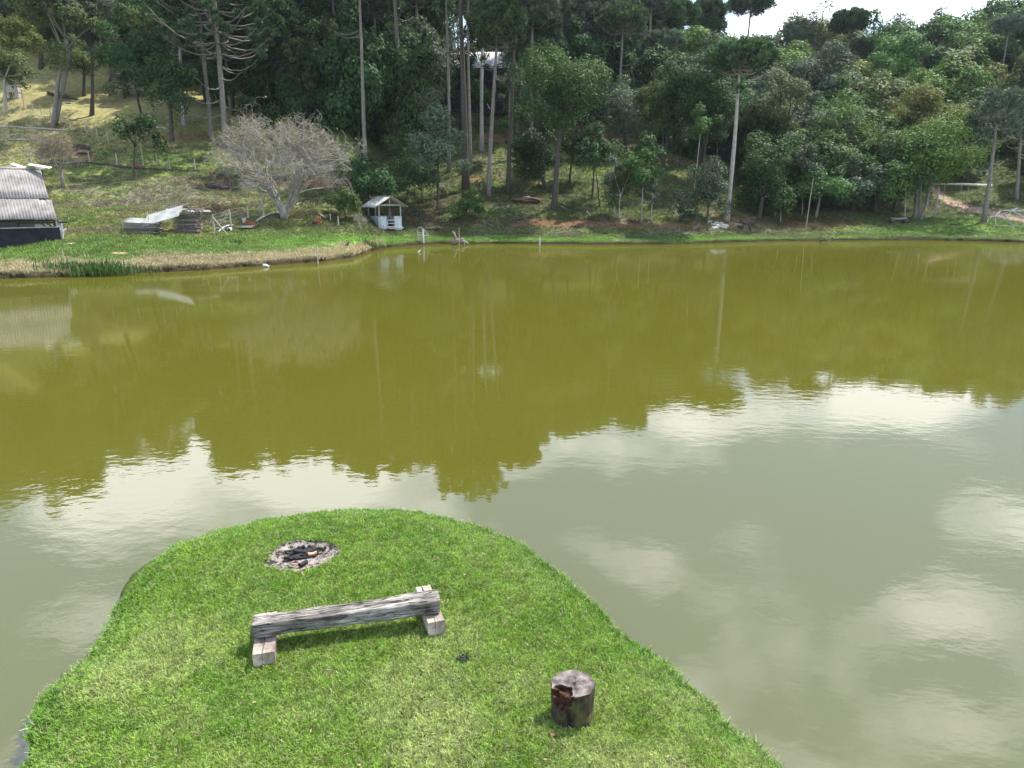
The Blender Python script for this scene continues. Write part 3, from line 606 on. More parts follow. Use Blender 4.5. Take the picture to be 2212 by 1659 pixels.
# ------------------------------------------------------------------ araucarias
def arau_meshes(H, Rc, hc, r0, seed, whorls=7, dead=3, tr=.42, nn=46, lean=(0, 0), dens=1., cup=.8, dl=1.):
    rd = random.Random(seed); mb = MB(); N_ = 10; P = []; lx, ly = lean
    for i in range(N_):
        t = i / (N_ - 1); P.append(Vector((lx * t + .12 * math.sin(t * 5 + seed) * H / 25, ly * t, H * t - (.5 if i == 0 else 0))))
    def at(z):
        t = max(0, min(z / H, .999)) * (N_ - 1); i = int(t); return P[i].lerp(P[i + 1], t - i)
    mb.tube(P, [r0 * (1.5 if i == 0 else (1.05 - .62 * i / (N_ - 1))) for i in range(N_)], 9)
    T_ = []
    for wv in range(whorls):
        f = wv / max(1, whorls - 1); z0 = H - hc * (.9 - .85 * f); L_ = Rc * (1.0 if f < .75 else 1.0 - (f - .75) * 1.6) * rd.uniform(.86, 1.05)
        nb = rd.randint(6, 8); ph = rd.uniform(0, 6.28)
        for k in range(nb):
            a = ph + k * 6.283 / nb + rd.uniform(-.2, .2); l = L_ * rd.uniform(.8, 1.08); d = Vector((math.cos(a), math.sin(a), 0)); s = at(z0)
            rise = cup * l * rd.uniform(.22, .42); B = []
            for q in range(6):
                t = q / 5; B.append(s + d * l * t + Vector((0, 0, -l * .10 * math.sin(math.pi * t) + rise * t ** 2.2)))
            mb.tube(B, [r0 * .30 * (1 - .75 * q / 5) for q in range(6)], 4, False)
            for q in range(max(1, int(1.6 * dens + .5))):
                t = rd.uniform(.5, 1.0); i = min(4, int(t * 5)); c = B[i].lerp(B[i + 1], t * 5 - i); sd = Vector((-d.y, d.x, 0)) * rd.uniform(-1, 1) * l * .24
                e = c + sd + Vector((0, 0, rd.uniform(.15, .5))) * tr * 1.6; mb.tube([c, e], [r0 * .1, .02], 3, False); T_.append((e, d))
            T_.append((B[5] + Vector((0, 0, .15)), d))
    for k in range(int(5)): T_.append((at(H) + Vector((rd.gauss(0, .5), rd.gauss(0, .5), rd.uniform(0, .5))), Vector((0, 0, 1))))
    for k in range(dead):
        a = rd.uniform(0, 6.28); z0 = H - hc - rd.uniform(.0, .32) * H; l = Rc * rd.uniform(.45, 1.0) * dl; d = Vector((math.cos(a), math.sin(a), 0)); s = at(z0)
        B = [s + d * l * t + Vector((0, 0, -.14 * l * math.sin(math.pi * t) + .16 * l * t ** 2.5)) for t in (0, .25, .5, .75, 1)]
        mb.tube(B, [r0 * .22, r0 * .19, r0 * .15, r0 * .1, .03], 4, False)
        if rd.random() < .45: T_.append((B[4], d))
    tr *= 1.25; nn = int(nn * 1.7); r = np.random.default_rng(seed); C = np.array([tuple(c) for c, _ in T_]); m = len(C); n = m * nn
    ci = np.repeat(np.arange(m), nn); D = r.normal(0, 1, (n, 3)); D[:, 2] = D[:, 2] * .8 + .45; D /= np.linalg.norm(D, axis=1)[:, None]
    rr = tr * r.uniform(.8, 1.35, m)[ci]; S = C[ci] + D * rr[:, None] * .25; E = C[ci] + D * rr[:, None] * r.uniform(.8, 1.25, n)[:, None] + np.array([0, 0, .08])
    sd = np.cross(D, r.normal(0, 1, (n, 3))); sd /= np.linalg.norm(sd, axis=1)[:, None]; wd = .050 * tr / .42
    M = (S + E) / 2
    V = np.stack([S, M + sd * wd, E, M - sd * wd], 1).reshape(-1, 3); Q = np.arange(4 * n).reshape(n, 4)
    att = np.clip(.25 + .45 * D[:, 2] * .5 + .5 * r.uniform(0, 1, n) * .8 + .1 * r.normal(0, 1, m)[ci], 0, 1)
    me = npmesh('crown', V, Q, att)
    return mb, me
def araucaria(base, top_v, Ru, label, seed=0, hc=None, top_u=None, lm='pine', Y=None, r0=None, bark=None, whorls=7, dead=4, tr=.42, nn=46, group=None, dens=1., cup=.8, dl=1.):
    if Y is None: b = hit(*base); Y = b.y
    else: p = PY(base[0], base[1], Y); b = Vector((p.x, Y, ground(p.x, Y)))
    tp = PY(top_u if top_u is not None else base[0], top_v, Y); H = tp.z - b.z; Rc = Ru * PX(Y, top_v)
    lean = (tp.x - b.x, 0) if top_u is not None else (random.uniform(-.02, .02) * H, 0)
    t = empty('araucaria_tree', b, label, 'tree', group)
    mb, me = arau_meshes(H, Rc, hc if hc else Rc * .95, r0 or .0125 * H + .03, seed, whorls, dead, tr, nn, lean, dens, cup, dl)
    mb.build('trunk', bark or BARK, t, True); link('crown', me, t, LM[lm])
    return t

# ---- hand placed trees: tall araucarias
araucaria((487, 322), -60, 150, 'tall araucaria behind the bare tree with long horizontal bare lower branches', 1, hc=9, top_u=462, whorls=8, dead=8, dens=1.3, dl=.7, r0=.36, tr=.5, nn=60)
araucaria((458, 302), -50, 80, 'tall araucaria with slim grey trunk immediately left of the long-branched one', 2, top_u=425, dead=7, r0=.28, tr=.45)
araucaria((398, 272), -45, 70, 'slender pale araucaria trunk on the sunny slope right of the ivy-clad tree', 3, top_u=382, bark=BARKP, dead=5, r0=.25)
araucaria((793, 380), -95, 85, 'slim leaning araucaria rising above the right side of the bare tree', 4, top_u=770, dead=4, r0=.24)
araucaria((868, 330), -110, 95, 'thick straight araucaria left of the forest house', 5, top_u=846, dead=6, r0=.36, whorls=8)
araucaria((970, 372), -100, 70, 'thin araucaria trunk crossing the left end of the house roof', 6, top_u=963, dead=4, r0=.20)
araucaria((1004, 412), -160, 90, 'thick dark araucaria in front of the forest house', 7, top_u=994, dead=8, r0=.37, bark=BARKD, whorls=8)
araucaria((1015, 373), -90, 60, 'thin araucaria just right of the thick dark one by the house', 8, top_u=1012, dead=3, r0=.19)
araucaria((1040, 326), -80, 70, 'pale smooth araucaria with a flared dark foot in front of the house', 9, top_u=1046, dead=2, bark=BARKP, r0=.27)
araucaria((1056, 424), 20, 62, 'araucaria leaning slightly right at the right end of the house roof', 10, top_u=1074, dead=6, r0=.25, hc=4)
araucaria((1099, 420), -70, 66, 'araucaria with a stout foot left of the big round-crowned tree', 11, top_u=1112, dead=4, r0=.25, bark=BARKD)
araucaria((1570, 478), 112, 66, 'pale araucaria with tall bare trunk and flat dark crown at the foot of the bank', 12, top_u=1602, dead=1, bark=BARKP, r0=.27, hc=2.2, whorls=6, tr=.5, cup=.55, dens=1.4)
araucaria((2124, 480), 222, 56, 'araucaria with upswept candelabra branches beside the swing', 13, top_u=2161, dead=5, r0=.24, hc=4.4, lm='pinegrey', whorls=4, cup=2.0, dl=.8, dens=.7)
araucaria((2194, 432), 230, 52, 'second candelabra araucaria right of the swing at the frame edge', 14, top_u=2212, dead=4, r0=.24, hc=4.2, lm='pinegrey', whorls=4, cup=1.9, dens=.7)
araucaria((1615, 110), -6, 46, 'lone umbrella araucaria standing against the white sky', 15, Y=165, dead=1, hc=3.2, tr=.75, nn=40, r0=.33, whorls=6, cup=.6, dens=1.6)
araucaria((1402, 150), -40, 40, 'left trunk of the skyline araucaria trio with white sky behind', 16, Y=122, dead=9, hc=5, r0=.27, dl=.6, lm='pinegrey')
araucaria((1428, 155), 22, 42, 'skyline araucaria trio, the middle one with a broad crown', 17, Y=126, dead=2, hc=3, r0=.27, tr=.6, top_u=1436, dens=1.4, cup=.6)
araucaria((1454, 135), 18, 40, 'skyline araucaria trio, the right one with the roundest crown', 18, Y=130, dead=1, hc=3, r0=.22, tr=.6, top_u=1464, dens=1.4, cup=.6)
araucaria((1525, 100), 10, 34, 'bushy araucaria against the sky left of the lone umbrella one', 19, Y=150, dead=1, hc=6, r0=.22, tr=.7, cup=.6, whorls=8)
araucaria((1822, 220), 34, 36, 'tall flat-topped araucaria on the right hillside', 20, Y=150, top_u=1838, dead=1, hc=2.8, r0=.25, tr=.65, dens=1.5, cup=.5)
araucaria((1850, 240), 100, 33, 'shorter araucaria right of the flat-topped one on the right hillside', 21, Y=152, top_u=1867, dead=1, hc=2.4, r0=.22, tr=.65, dens=1.4, cup=.6)
araucaria((2113, 120), 62, 30, 'small dark araucaria near the ridge at the right', 22, Y=205, dead=0, hc=3, r0=.25, tr=.8, dens=1.4)
araucaria((2195, 110), 54, 36, 'round araucaria at the ridge by the right edge of the view', 23, Y=205, dead=0, hc=4, r0=.25, tr=.8, dens=1.4)
for i, (u, v, Y, ru, tp) in enumerate([(1150, 110, 104, 58, -60), (1205, 100, 112, 55, -30), (1262, 100, 116, 58, -35), (1318, 150, 118, 56, 0), (1352, 150, 112, 46, 45), (1175, 200, 108, 45, 40), (1390, 170, 118, 40, 120), (1240, 70, 125, 55, -60), (1300, 60, 128, 50, -50)]):
    araucaria((u, v), tp, ru, 'bushy grey-green araucaria ' + ('left of the big round crown, rear rank', 'above the left shoulder of the big round crown', 'straight above the big round crown', 'above the left half of the grey dome pair', 'smaller, just over the right half of the grey dome pair', 'low, touching the left edge of the big round crown', 'lowest, between the grey dome pair and the skyline trio', 'cut off by the top edge, above the round crown', 'cut off by the top edge, above the grey dome pair')[i], 60 + i, Y=Y, dead=3, hc=7.5, lm='pinegrey', whorls=9, tr=.5, group='clustered araucarias mid forest', dens=1.1)
for i, (u, v, Y, ru, tp) in enumerate([(560, 200, 96, 75, -50), (620, 230, 92, 62, 20), (690, 180, 100, 60, -20), (640, 60, 108, 60, -90), (735, 100, 108, 55, -80), (655, 250, 90, 48, 105), (540, 140, 104, 60, -110), (905, 100, 108, 60, -110), (1090, 100, 112, 60, -90)]):
    araucaria((u, v), tp, ru, 'dark shaded araucaria ' + ('right behind the long-branched one', 'straight above the bare tree, front rank', 'above the right half of the bare tree', 'rear one over the middle of the bare tree, cut off above', 'rear one left of the first slim leaning bole', 'low one showing just over the bare tree', 'rear one over the left of the bare tree, cut off above', 'rear one right of the thick straight araucaria', 'rear one above the right end of the house')[i], 80 + i, Y=Y, dead=6, hc=8, whorls=9, tr=.5, group='shaded araucarias behind the bare tree', dens=1.1)
# ---- hand placed broadleaf trees
BL = [
 ((12, 246), (-40, 60, 95, 175), 'olive', 'crooked pale-trunked tree at the left edge by the trough', dict(bark=BARKP, r0=.22, airy=.5)),
 ((30, 250), (-30, 95, 35, 110), 'yellow', 'yellowing tree over the trough at the left edge', dict(airy=.5, Y=98)),
 ((128, 272), (45, 190, -120, 130), 'olive', 'tall twin-trunked tree with straight grey bole above the fence gate', dict(bark=BARK, airy=.3, multi=2, r0=.36, fork=.3)),
 ((197, 251), (135, 262, -45, 112), 'grey', 'grey-green tree with slim dark bole on the sunny slope', dict(bark=BARKD, r0=.23, airy=.2)),
 ((180, 208), (135, 235, 85, 150), 'olive', 'smaller slanting tree behind the grey-green slope tree', dict(airy=.5)),
 ((312, 264), (216, 345, 60, 170), 'dark', 'dark tree with crooked slender bole mid-slope', dict(airy=.2, r0=.17)),
 ((268, 210), (225, 300, 120, 205), 'grey', 'pale airy small tree left of the crooked dark tree', dict(airy=.7, dens=.5, Y=100)),
 ((372, 306), (305, 425, 110, 232), 'dark', 'ivy-clad tree with stout bole beside the red soil patch', dict(r0=.26, lobes=30)),
 ((290, 385), (248, 342, 247, 318), 'dark', 'small dark glossy tree inside the fenced meadow', dict(leaf=.13, airy=.6, dens=.6, r0=.09, lobes=14)),
 ((90, 160), (50, 150, -30, 62), 'olive', 'olive tree high on the left slope behind the twin-trunked one', dict(Y=108)),
 ((235, 150), (200, 305, -30, 80), 'mid', 'green tree high on the left slope above the pale airy one', dict(Y=107)),
 ((10, 160), (-60, 66, -150, 70), 'grey', 'grey-green tree filling the top left corner', dict(Y=106)),
 ((165, 140), (118, 215, -40, 52), 'grey', 'grey-green tree at the top of the left slope', dict(Y=113)),
 ((345, 190), (300, 420, 20, 125), 'mid', 'green tree behind the ivy-clad one at the edge of the wood', dict(Y=103)),
 ((500, 250), (440, 560, 60, 210), 'mid', 'mid-green tree behind the long-branched araucaria', dict(Y=98)),
 ((630, 260), (560, 725, 55, 225), 'mid', 'bright-lit dense tree in the forest behind the bare tree', dict(Y=97, lobes=34)),
 ((760, 265), (700, 840, 75, 250), 'dark', 'very dark dense tree left of the thick straight araucaria', dict(Y=96, lobes=34)),
 ((870, 262), (800, 965, 65, 232), 'dark', 'broad dark tree reaching over towards the house roof', dict(Y=100, lobes=34, airy=.2)),
 ((760, 330), (700, 830, 185, 262), 'dark', 'low dark thicket tree between the two slim araucarias', dict(Y=90, lobes=28)),
 ((862, 400), (815, 905, 255, 375), 'mid', 'scruffy vine-hung tree at the foot of the thick araucaria', dict(airy=.6, dens=.7, r0=.12)),
 ((945, 454), (888, 1005, 195, 360), 'grey', 'airy grey-green tree above the shed with see-through crown', dict(airy=.5, dens=.8, r0=.13)),
 ((915, 440), (850, 960, 330, 420), 'dark', 'low dark leafy tree on the bank right of the shed', dict(airy=.5, dens=.7, r0=.09)),
 ((795, 455), (740, 850, 340, 425), 'dark', 'dark bushy tree rising behind the shed roof', dict(airy=.2)),
 ((748, 473), (702, 778, 410, 458), 'mid', 'small spreading tree just left of the shed', dict(leaf=.12, r0=.08, airy=.3, lobes=16)),
 ((1006, 480), (972, 1046, 412, 462), 'mid', 'rounded shrub on the bank right of the shed', dict(leaf=.12, r0=.05, airy=.4, lobes=16)),
 ((925, 330), (885, 972, 95, 200), 'dark', 'dark tree masking the left end of the house roof', dict(Y=100, lobes=30)),
 ((1120, 330), (1078, 1152, 120, 245), 'dark', 'dark tree masking the right end of the house', dict(Y=100, lobes=30)),
 ((935, 330), (895, 990, -10, 105), 'dark', 'tall dark tree rising behind the left end of the house', dict(Y=118, lobes=28)),
 ((1000, 330), (975, 1032, 92, 165), 'dark', 'narrow dark tree hiding the middle of the house roof', dict(Y=102, lobes=22)),
 ((1030, 330), (1000, 1070, 175, 225), 'mid', 'low leafy tree in front of the dark wall of the house', dict(Y=104, airy=.3)),
 ((1150, 380), (1110, 1180, 330, 400), 'dark', 'low dark bushy tree on the slope left of the thick central bole', dict(airy=.4, dens=.7)),
 ((1196, 455), (1128, 1308, 106, 268), 'mid', 'big round-crowned tree with thick bole in the middle of the far bank', dict(lobes=60, r0=.33, leaf=.12, dens=1.2, limbs=14)),
 ((1187, 412), (1080, 1200, 232, 372), 'dark', 'dark low-branched tree under the left of the big round crown', dict(lobes=28, airy=.2)),
 ((1231, 400), (1195, 1290, 250, 350), 'dark', 'leaning dark tree right of the big round tree', dict(airy=.5, dens=.7, r0=.14)),
 ((1353, 336), (1288, 1400, 172, 292), 'grey', 'grey-leaved dome tree, left half of a touching pair', dict(lobes=34, r0=.26)),
 ((1400, 345), (1368, 1440, 178, 288), 'olive', 'olive dome tree, right half of a touching pair', dict(lobes=26, r0=.22)),
 ((1280, 434), (1255, 1345, 262, 352), 'dark', 'slender dark tree on the middle bank with two thin boles', dict(airy=.5, dens=.7, r0=.1, multi=2)),
 ((1339, 472), (1308, 1376, 322, 436), 'mid', 'small bushy tree with white stem low on the middle bank', dict(leaf=.12, r0=.08, bark=BARKP, lobes=20)),
 ((1409, 478), (1384, 1440, 362, 432), 'grey', 'pale young tree with white stem right of the bushy small one', dict(leaf=.11, r0=.06, bark=BARKP, airy=.5, lobes=16)),
 ((1395, 428), (1362, 1432, 290, 365), 'dark', 'thin dark tree behind the pale young tree', dict(airy=.5, dens=.7, r0=.13)),
 ((1433, 366), (1410, 1490, 130, 280), 'dark', 'dark tree between dome pair and tall pale araucaria', dict(r0=.2, lobes=26)),
 ((1470, 363), (1440, 1500, 265, 320), 'grey', 'little leafy tree on the green strip beyond the red soil', dict(airy=.5, dens=.6, r0=.12)),
 ((1505, 395), (1452, 1620, 98, 262), 'dark', 'large dark many-stemmed tree left of the tall pale araucaria', dict(lobes=40, multi=3, r0=.3, limbs=12)),
 ((1548, 400), (1520, 1582, 225, 300), 'grey', 'pale grey leafy tree against the dark many-stemmed one', dict(airy=.6, dens=.6, r0=.1)),
 ((1468, 480), (1440, 1502, 410, 472), 'grey', 'thin grey-leaved shrub left of the rocks', dict(leaf=.11, airy=.7, dens=.5, r0=.05, lobes=16)),
 ((1527, 480), (1488, 1580, 345, 462), 'grey', 'bushy grey-green tree beside the rock pile', dict(lobes=30, r0=.13, leaf=.13)),
 ((1640, 470), (1598, 1712, 290, 450), 'dark', 'shaded tree right of the tall pale araucaria', dict(lobes=30)),
 ((1680, 420), (1602, 1742, 162, 300), 'olive', 'tall olive-leaved tree in the right wood', dict(lobes=34, Y=95)),
 ((1686, 482), (1662, 1712, 392, 452), 'dark', 'small dark tree at the edge of the right wood', dict(airy=.3, r0=.06, bark=BARKP)),
 ((1760, 470), (1712, 1842, 368, 425), 'mid', 'low spreading tree with pale stem in the right wood', dict(lobes=20, r0=.18, bark=BARK)),
 ((1795, 440), (1722, 1878, 222, 412), 'bright', 'big lit yellowish-green tree in the right wood', dict(lobes=46, Y=91, dens=1.2)),
 ((1893, 458), (1858, 1950, 290, 420), 'grey', 'silvery-leaved tree between the two big lit trees', dict(lobes=28)),
 ((1980, 474), (1898, 2118, 256, 400), 'bright', 'wide bright green domed tree beside the swing', dict(asp=.6, lobes=56, multi=4, r0=.3, dens=1.25, limbs=16, bark=BARK)),
 ((1930, 460), (1905, 1990, 330, 425), 'mid', 'dark-stemmed tree under the left of the bright dome', dict(airy=.3)),
 ((2000, 400), (1922, 2085, 192, 285), 'yellow', 'yellow-green tree behind the bright dome', dict(lobes=34, Y=100)),
 ((2090, 390), (2050, 2130, 225, 340), 'grey', 'grey tree behind the right of the bright dome', dict(lobes=26, Y=103)),
 ((2070, 170), (2098, 2165, 150, 188), 'gold', 'yellow-flowering tree on the right hillside', dict(Y=150, leaf=.2, airy=.6, dens=.5)),
 ((2050, 170), (2033, 2074, 127, 144), 'orange', 'orange-flowering treetop on the right hillside', dict(Y=160, leaf=.22, airy=.5, dens=.7)),
 ((1770, 120), (1682, 1832, 12, 112), 'yellow', 'tall open-crowned tree with visible limbs on the skyline', dict(Y=160, leaf=.22, airy=.7, dens=.42, limbs=18, multi=2, bark=BARK, lobes=34)),
 ((1930, 100), (1880, 1985, 32, 92), 'grey', 'see-through tree on the ridge left of the sky gap', dict(Y=195, leaf=.25, airy=.6, dens=.5, limbs=14)),
 ((2030, 90), (1985, 2068, 22, 78), 'dark', 'dark dense tree on the ridge right of the sky gap', dict(Y=205, leaf=.3, lobes=30)),
 ((2110, 90), (2060, 2212, 28, 72), 'grey', 'broad hazy grey tree on the ridge at the right', dict(Y=215, leaf=.3, airy=.4, dens=.7, lobes=40)),
]
for i, (b_, cr_, lm_, lab, kw) in enumerate(BL):
    broadleaf(b_, None, cr_, lm_, lab, seed=200 + i * 3, **kw)

# ---- forest behind: shared meshes copied tree by tree
def variants():
    V_ = []
    for i in range(7):
        airy = (.0, .3, .1, .5, .0, .2, .4)[i]
        ch_, rz_ = ((8.4, 3.6), (7, 4.2), (5.0, 4.6), (8, 3.4), (4.8, 4.4), (6.3, 4.4), (7.5, 3.8))[i]; me, cs, rs = crown_mesh('crown', 4.6, 4.6, rz_, 15000, 900 + i, .24, 40, airy); c = Vector((0, 0, ch_)); me.transform(Matrix.Translation(c))
        tm = trunk_mb((0, 0, 0), (.2, 0, ch_ - rz_ * .7), cs + np.array(c), rs, .24, 950 + i, 10); m2 = bpy.data.meshes.new('trunk'); m2.from_pydata(tm.v, [], tm.f); m2.shade_smooth(); m2.materials.append(BARKD if i % 2 else BARK)
        me.materials.append(LM['mid']); V_.append((m2, me))
    return V_
def avariants():
    V_ = []
    for i in range(4):
        mb, me = arau_meshes(20, 4.6, (3.2, 5, 7, 4)[i], .27, 990 + i, whorls=(6, 7, 9, 7)[i], dead=(2, 5, 4, 3)[i], tr=.55, nn=40, dens=1.2)
        m2 = bpy.data.meshes.new('trunk'); m2.from_pydata(mb.v, [], mb.f); m2.shade_smooth(); m2.materials.append(BARK); me.materials.append(LM['pine']); V_.append((m2, me))
    return V_
BV = variants(); AV = avariants()
def place(v_, loc, s, sz, rz, mt, name, label, group):
    t = bpy.data.objects.new(name, None); COL.objects.link(t); t.location = loc; t.rotation_euler.z = rz; t.scale = (s, s, sz); tag(t, label, 'tree', group)
    a = bpy.data.objects.new('trunk', v_[0]); COL.objects.link(a); a.parent = t
    c = bpy.data.objects.new('crown', v_[1]); COL.objects.link(c); c.parent = t
    if mt: c.material_slots[0].link = 'OBJECT'; c.material_slots[0].material = LM[mt]
    return t
def forest():
    rd = random.Random(11); pts = []
    HOUSE = PY(1040, 240, 112)
    def add(u, Y, sp_, rel=.9):
        x = az(u) * Y
        if abs(x - HOUSE.x) < 8 and 104 < Y < 126: return
        if abs(x - HOUSE.x) < 5 and 96 < Y < 104 and u > 950: return
        vt_ = proj(x, Y, ground(x, Y) + 1.35 * sp_)[1]
        for (uc, hw, vb, Yf) in ((2131, 66, 185, 150), (2053, 50, 143, 160), (1757, 70, 95, 160), (1838, 34, 110, 150), (1866, 34, 150, 152), (1615, 46, 45, 165), (1440, 50, 70, 126), (1932, 48, 80, 195), (2026, 38, 70, 205)):
            if Y < Yf and abs(u - uc) < hw and vt_ < vb: return
        if any((x - a) ** 2 + (Y - b) ** 2 < (sp_ * rel) ** 2 for a, b, _, _ in pts): return
        pts.append((x, Y, u, sp_))
    for _ in range(30000):
        u = rd.uniform(-160, 2480); Y = 86 + (rd.random() ** 1.15) * 150
        lim = np.interp(u, [-160, 200, 440, 500, 560, 900, 980, 1080, 1130, 1400, 1600, 1650, 1700, 2000, 2100, 2215, 2230, 2420], [110, 110, 104, 94, 88, 89, 118, 118, 104, 104, 100, 92, 90, 100, 114, 116, 96, 92])  # past the right frame edge: unseen trees added to shade the slope
        far = np.interp(u, [-160, 1250, 1400, 1700, 2420], [142, 150, 190, 238, 238])
        if Y < lim or Y > far: continue
        add(u, Y, float(np.interp(Y, [90, 120, 170, 240], [5.4, 6.6, 8.6, 11.0])) * (.86 if u < 450 else 1))
    near = []
    for _ in range(400):                                   # understorey at the foot of the right wood
        u = rd.uniform(1625, 1905); Y = rd.uniform(83, 95); x = az(u) * Y
        if all((x - a) ** 2 + (Y - b) ** 2 > 4.0 ** 2 for a, b, _, _ in near): near.append((x, Y, u, 4.4))
    pts.sort(key=lambda p: p[1]); print('forest trees', len(pts), len(near)); rest = pts[318:]; pts = near + pts[:318]
    for x, Y, u, sp_ in pts:
        z = ground(x, Y) - .1; s = sp_ / 7.2 * rd.uniform(.9, 1.3)
        right = u > 1400
        if u < 420: mt = rd.choice(['olive', 'grey', 'mid', 'mid', 'yellow', 'olive'])
        elif not right: mt = rd.choice(['dark', 'dark', 'mid', 'dark', 'grey'])
        elif Y < 96: mt = rd.choice(['dark', 'mid', 'dark', 'grey'])
        else: mt = rd.choice(['dark', 'mid', 'mid', 'olive', 'bright', 'grey', 'yellow', 'olive', 'mid', 'bright'])
        pa = .34 if (450 < u < 1400) else .08
        if Y < 96: pa = 0
        col_ = ('left of the trough' if u < 40 else 'above the twin-trunked tree' if u < 230 else 'above the ivy-clad tree' if u < 420 else 'behind the long-branched araucaria' if u < 560 else 'behind the bare tree' if u < 760 else 'behind the thick straight araucaria' if u < 960 else
                'behind the house' if u < 1130 else 'behind the big round-crowned tree' if u < 1320 else 'behind the grey dome pair' if u < 1460 else 'behind the tall pale araucaria' if u < 1640 else 'above the low spreading tree' if u < 1760 else
                'behind the big lit yellowish-green tree' if u < 1900 else 'behind the bright green dome' if u < 2110 else 'above the climbing dome')
        row = 'in the foremost row' if Y < 104 else 'in the second rank' if Y < 122 else 'halfway up the slope' if Y < 150 else 'high on the slope' if Y < 185 else 'along the ridge'
        reg = col_ + ', ' + row
        if rd.random() < pa:
            k = rd.choice(AV); sa = rd.uniform(.75, 1.0) if not right else rd.uniform(.5, .75)
            place(k, (x, Y, z), sa, sa * rd.uniform(.85, 1.1), rd.uniform(0, 6.28), rd.choice(['pine', 'pinegrey']), 'araucaria_tree', 'araucaria ' + reg, 'forest araucarias ' + reg)
        else:
            wd = {'dark': 'dark green', 'mid': 'mid green', 'olive': 'olive green', 'grey': 'grey-green', 'yellow': 'yellowish', 'bright': 'light green', 'gold': 'golden'}[mt]
            low = right or u < 420
            k = rd.choice((BV[2], BV[4], BV[5], BV[1]) if (Y < 96 or rd.random() < .35) else BV)
            hs = s * rd.uniform(.75, 1.15) * (1.0 if right else 1.5 if u < 120 else 1.0 if u < 420 else 1.3)
            place(k, (x, Y, z - (1.2 if right and Y > 100 else 0)), s, hs, rd.uniform(0, 6.28), mt, 'broadleaf_tree', '%s leafy tree %s' % (wd, reg), '%s forest trees %s' % (wd, reg))
    V = []; Q = []; A = []; n0 = 0; r = np.random.default_rng(5)
    for x, Y, u, sp_ in rest:                              # what is left of the wood on the ridge
        s = sp_ / 7.2 * r.uniform(.9, 1.25); me, cs, rs = crown_mesh('t', 4.6 * s, 4.6 * s, 3.8 * s, 2600, int(r.integers(1e6)), .42, 22, .2); n = len(me.vertices); v = np.empty(n * 3, np.float32); me.vertices.foreach_get('co', v); a = np.empty(n // 4, np.float32); me.attributes['rnd'].data.foreach_get('value', a)
        V.append(v.reshape(-1, 3) + np.array([x, Y, ground(x, Y) + 5.2 * s])); Q.append(np.arange(n).reshape(-1, 4) + n0); A.append(np.clip(a * r.uniform(.5, 1.5), 0, 1)); n0 += n; bpy.data.meshes.remove(me)
    if V:
        o = link('distant_wood', npmesh('distant_wood', np.concatenate(V), np.concatenate(Q), np.concatenate(A)), None, LM['mid']); tag(o, 'farthest wood closing off the ridge at the right', 'wood', kind='stuff')
forest()

# ------------------------------------------------------------------ bare trees
def bare_tree(name, base, W, H, label, seed, stems=6, depth=5, twig=TWIG, leafm=None, nleaf=0, r0=.2, hold=.18, spread=1.):
    b = hit(*base); t = empty(name, b, label, 'tree'); rd = random.Random(seed); mb = MB(); tips = []
    def grow(p, d, l, r, k):
        n = 4; P = [p]; q = p.copy(); dd = d.copy()
        for i in range(n):
            dd = (dd + Vector((rd.gauss(0, .16), rd.gauss(0, .16), rd.gauss(0, .12) + .04 * (depth - k > 2)))).normalized(); q = q + dd * l / n
            P.append(q.copy())
        mb.tube(P, [r * (1 - .45 * i / n) for i in range(n + 1)], 7 if k < 2 else 4 if k < 4 else 3, False)
        if k >= depth: tips.append((q, dd)); return
        for c in range(rd.choice((3, 4, 4)) if k < 4 else rd.choice((2, 3, 3, 4))):
            i = rd.randint(2, n); ax = Vector((rd.gauss(0, 1), rd.gauss(0, 1), rd.gauss(0, .75))).normalized()
            # envelope: keep within a dome
            e = P[i] - Vector((0, 0, H * .25)); pull = Vector((0, 0, 0))
            if (abs(e.x) / (W / 2)) ** 2 + (abs(e.y) / (W / 2)) ** 2 + (max(e.z, 0) / (H * .72)) ** 2 > .72: pull = -e.normalized() * .9
            nd = (dd * .75 + ax * .75 + pull + Vector((0, 0, .10 if P[i].z < H * .7 else -.1))).normalized()
            nd = Vector((nd.x, nd.y, abs(nd.z) + .25)).normalized() if P[i].z < H * .24 else nd; grow(P[i], nd, l * rd.uniform(.58, .80), max(r * .52, .0125), k + 1)
    mb.tube([(0, 0, -.4), (0, 0, hold * H * .3), (.05 * spread, 0, hold * H * .6)], [r0 * 1.7, r0 * 1.35, r0 * 1.1], 12)
    for s in range(stems):
        a = 6.283 * s / stems + rd.uniform(-.3, .3); tl = rd.uniform(.3, .95) * spread
        d = Vector((math.cos(a) * tl, math.sin(a) * tl, .9)).normalized()
        grow(Vector((math.cos(a) * r0 * .5, math.sin(a) * r0 * .5, hold * H * rd.uniform(.1, .55))), d, H * rd.uniform(.30, .42), r0 * rd.uniform(.42, .62), 1)
    me = bpy.data.meshes.new('trunk'); me.from_pydata(mb.v, [], mb.f); me.shade_smooth(); link('trunk', me, t, twig)
    print(name, 'tips', len(tips), 'faces', len(mb.f))
    if nleaf:
        cand = [p for p, d in tips if p.z > H * .58]; P = np.array([tuple(rd.choice(cand)) for _ in range(nleaf)]) + rng.normal(0, .14, (nleaf, 3))
        V, Q = leaves(P, np.tile([0, 0, 1.], (nleaf, 1)), .10, seed); link('crown', npmesh('crown', V, Q, rng.uniform(0, 1, nleaf)), t, LM[leafm])
    return t
bare_tree('bare_tree', (615, 471), 14.0, 10.2, 'big nearly leafless silver-grey spreading tree on the left bank', 21, stems=10, depth=6, leafm='yellow', nleaf=1700, r0=.25)
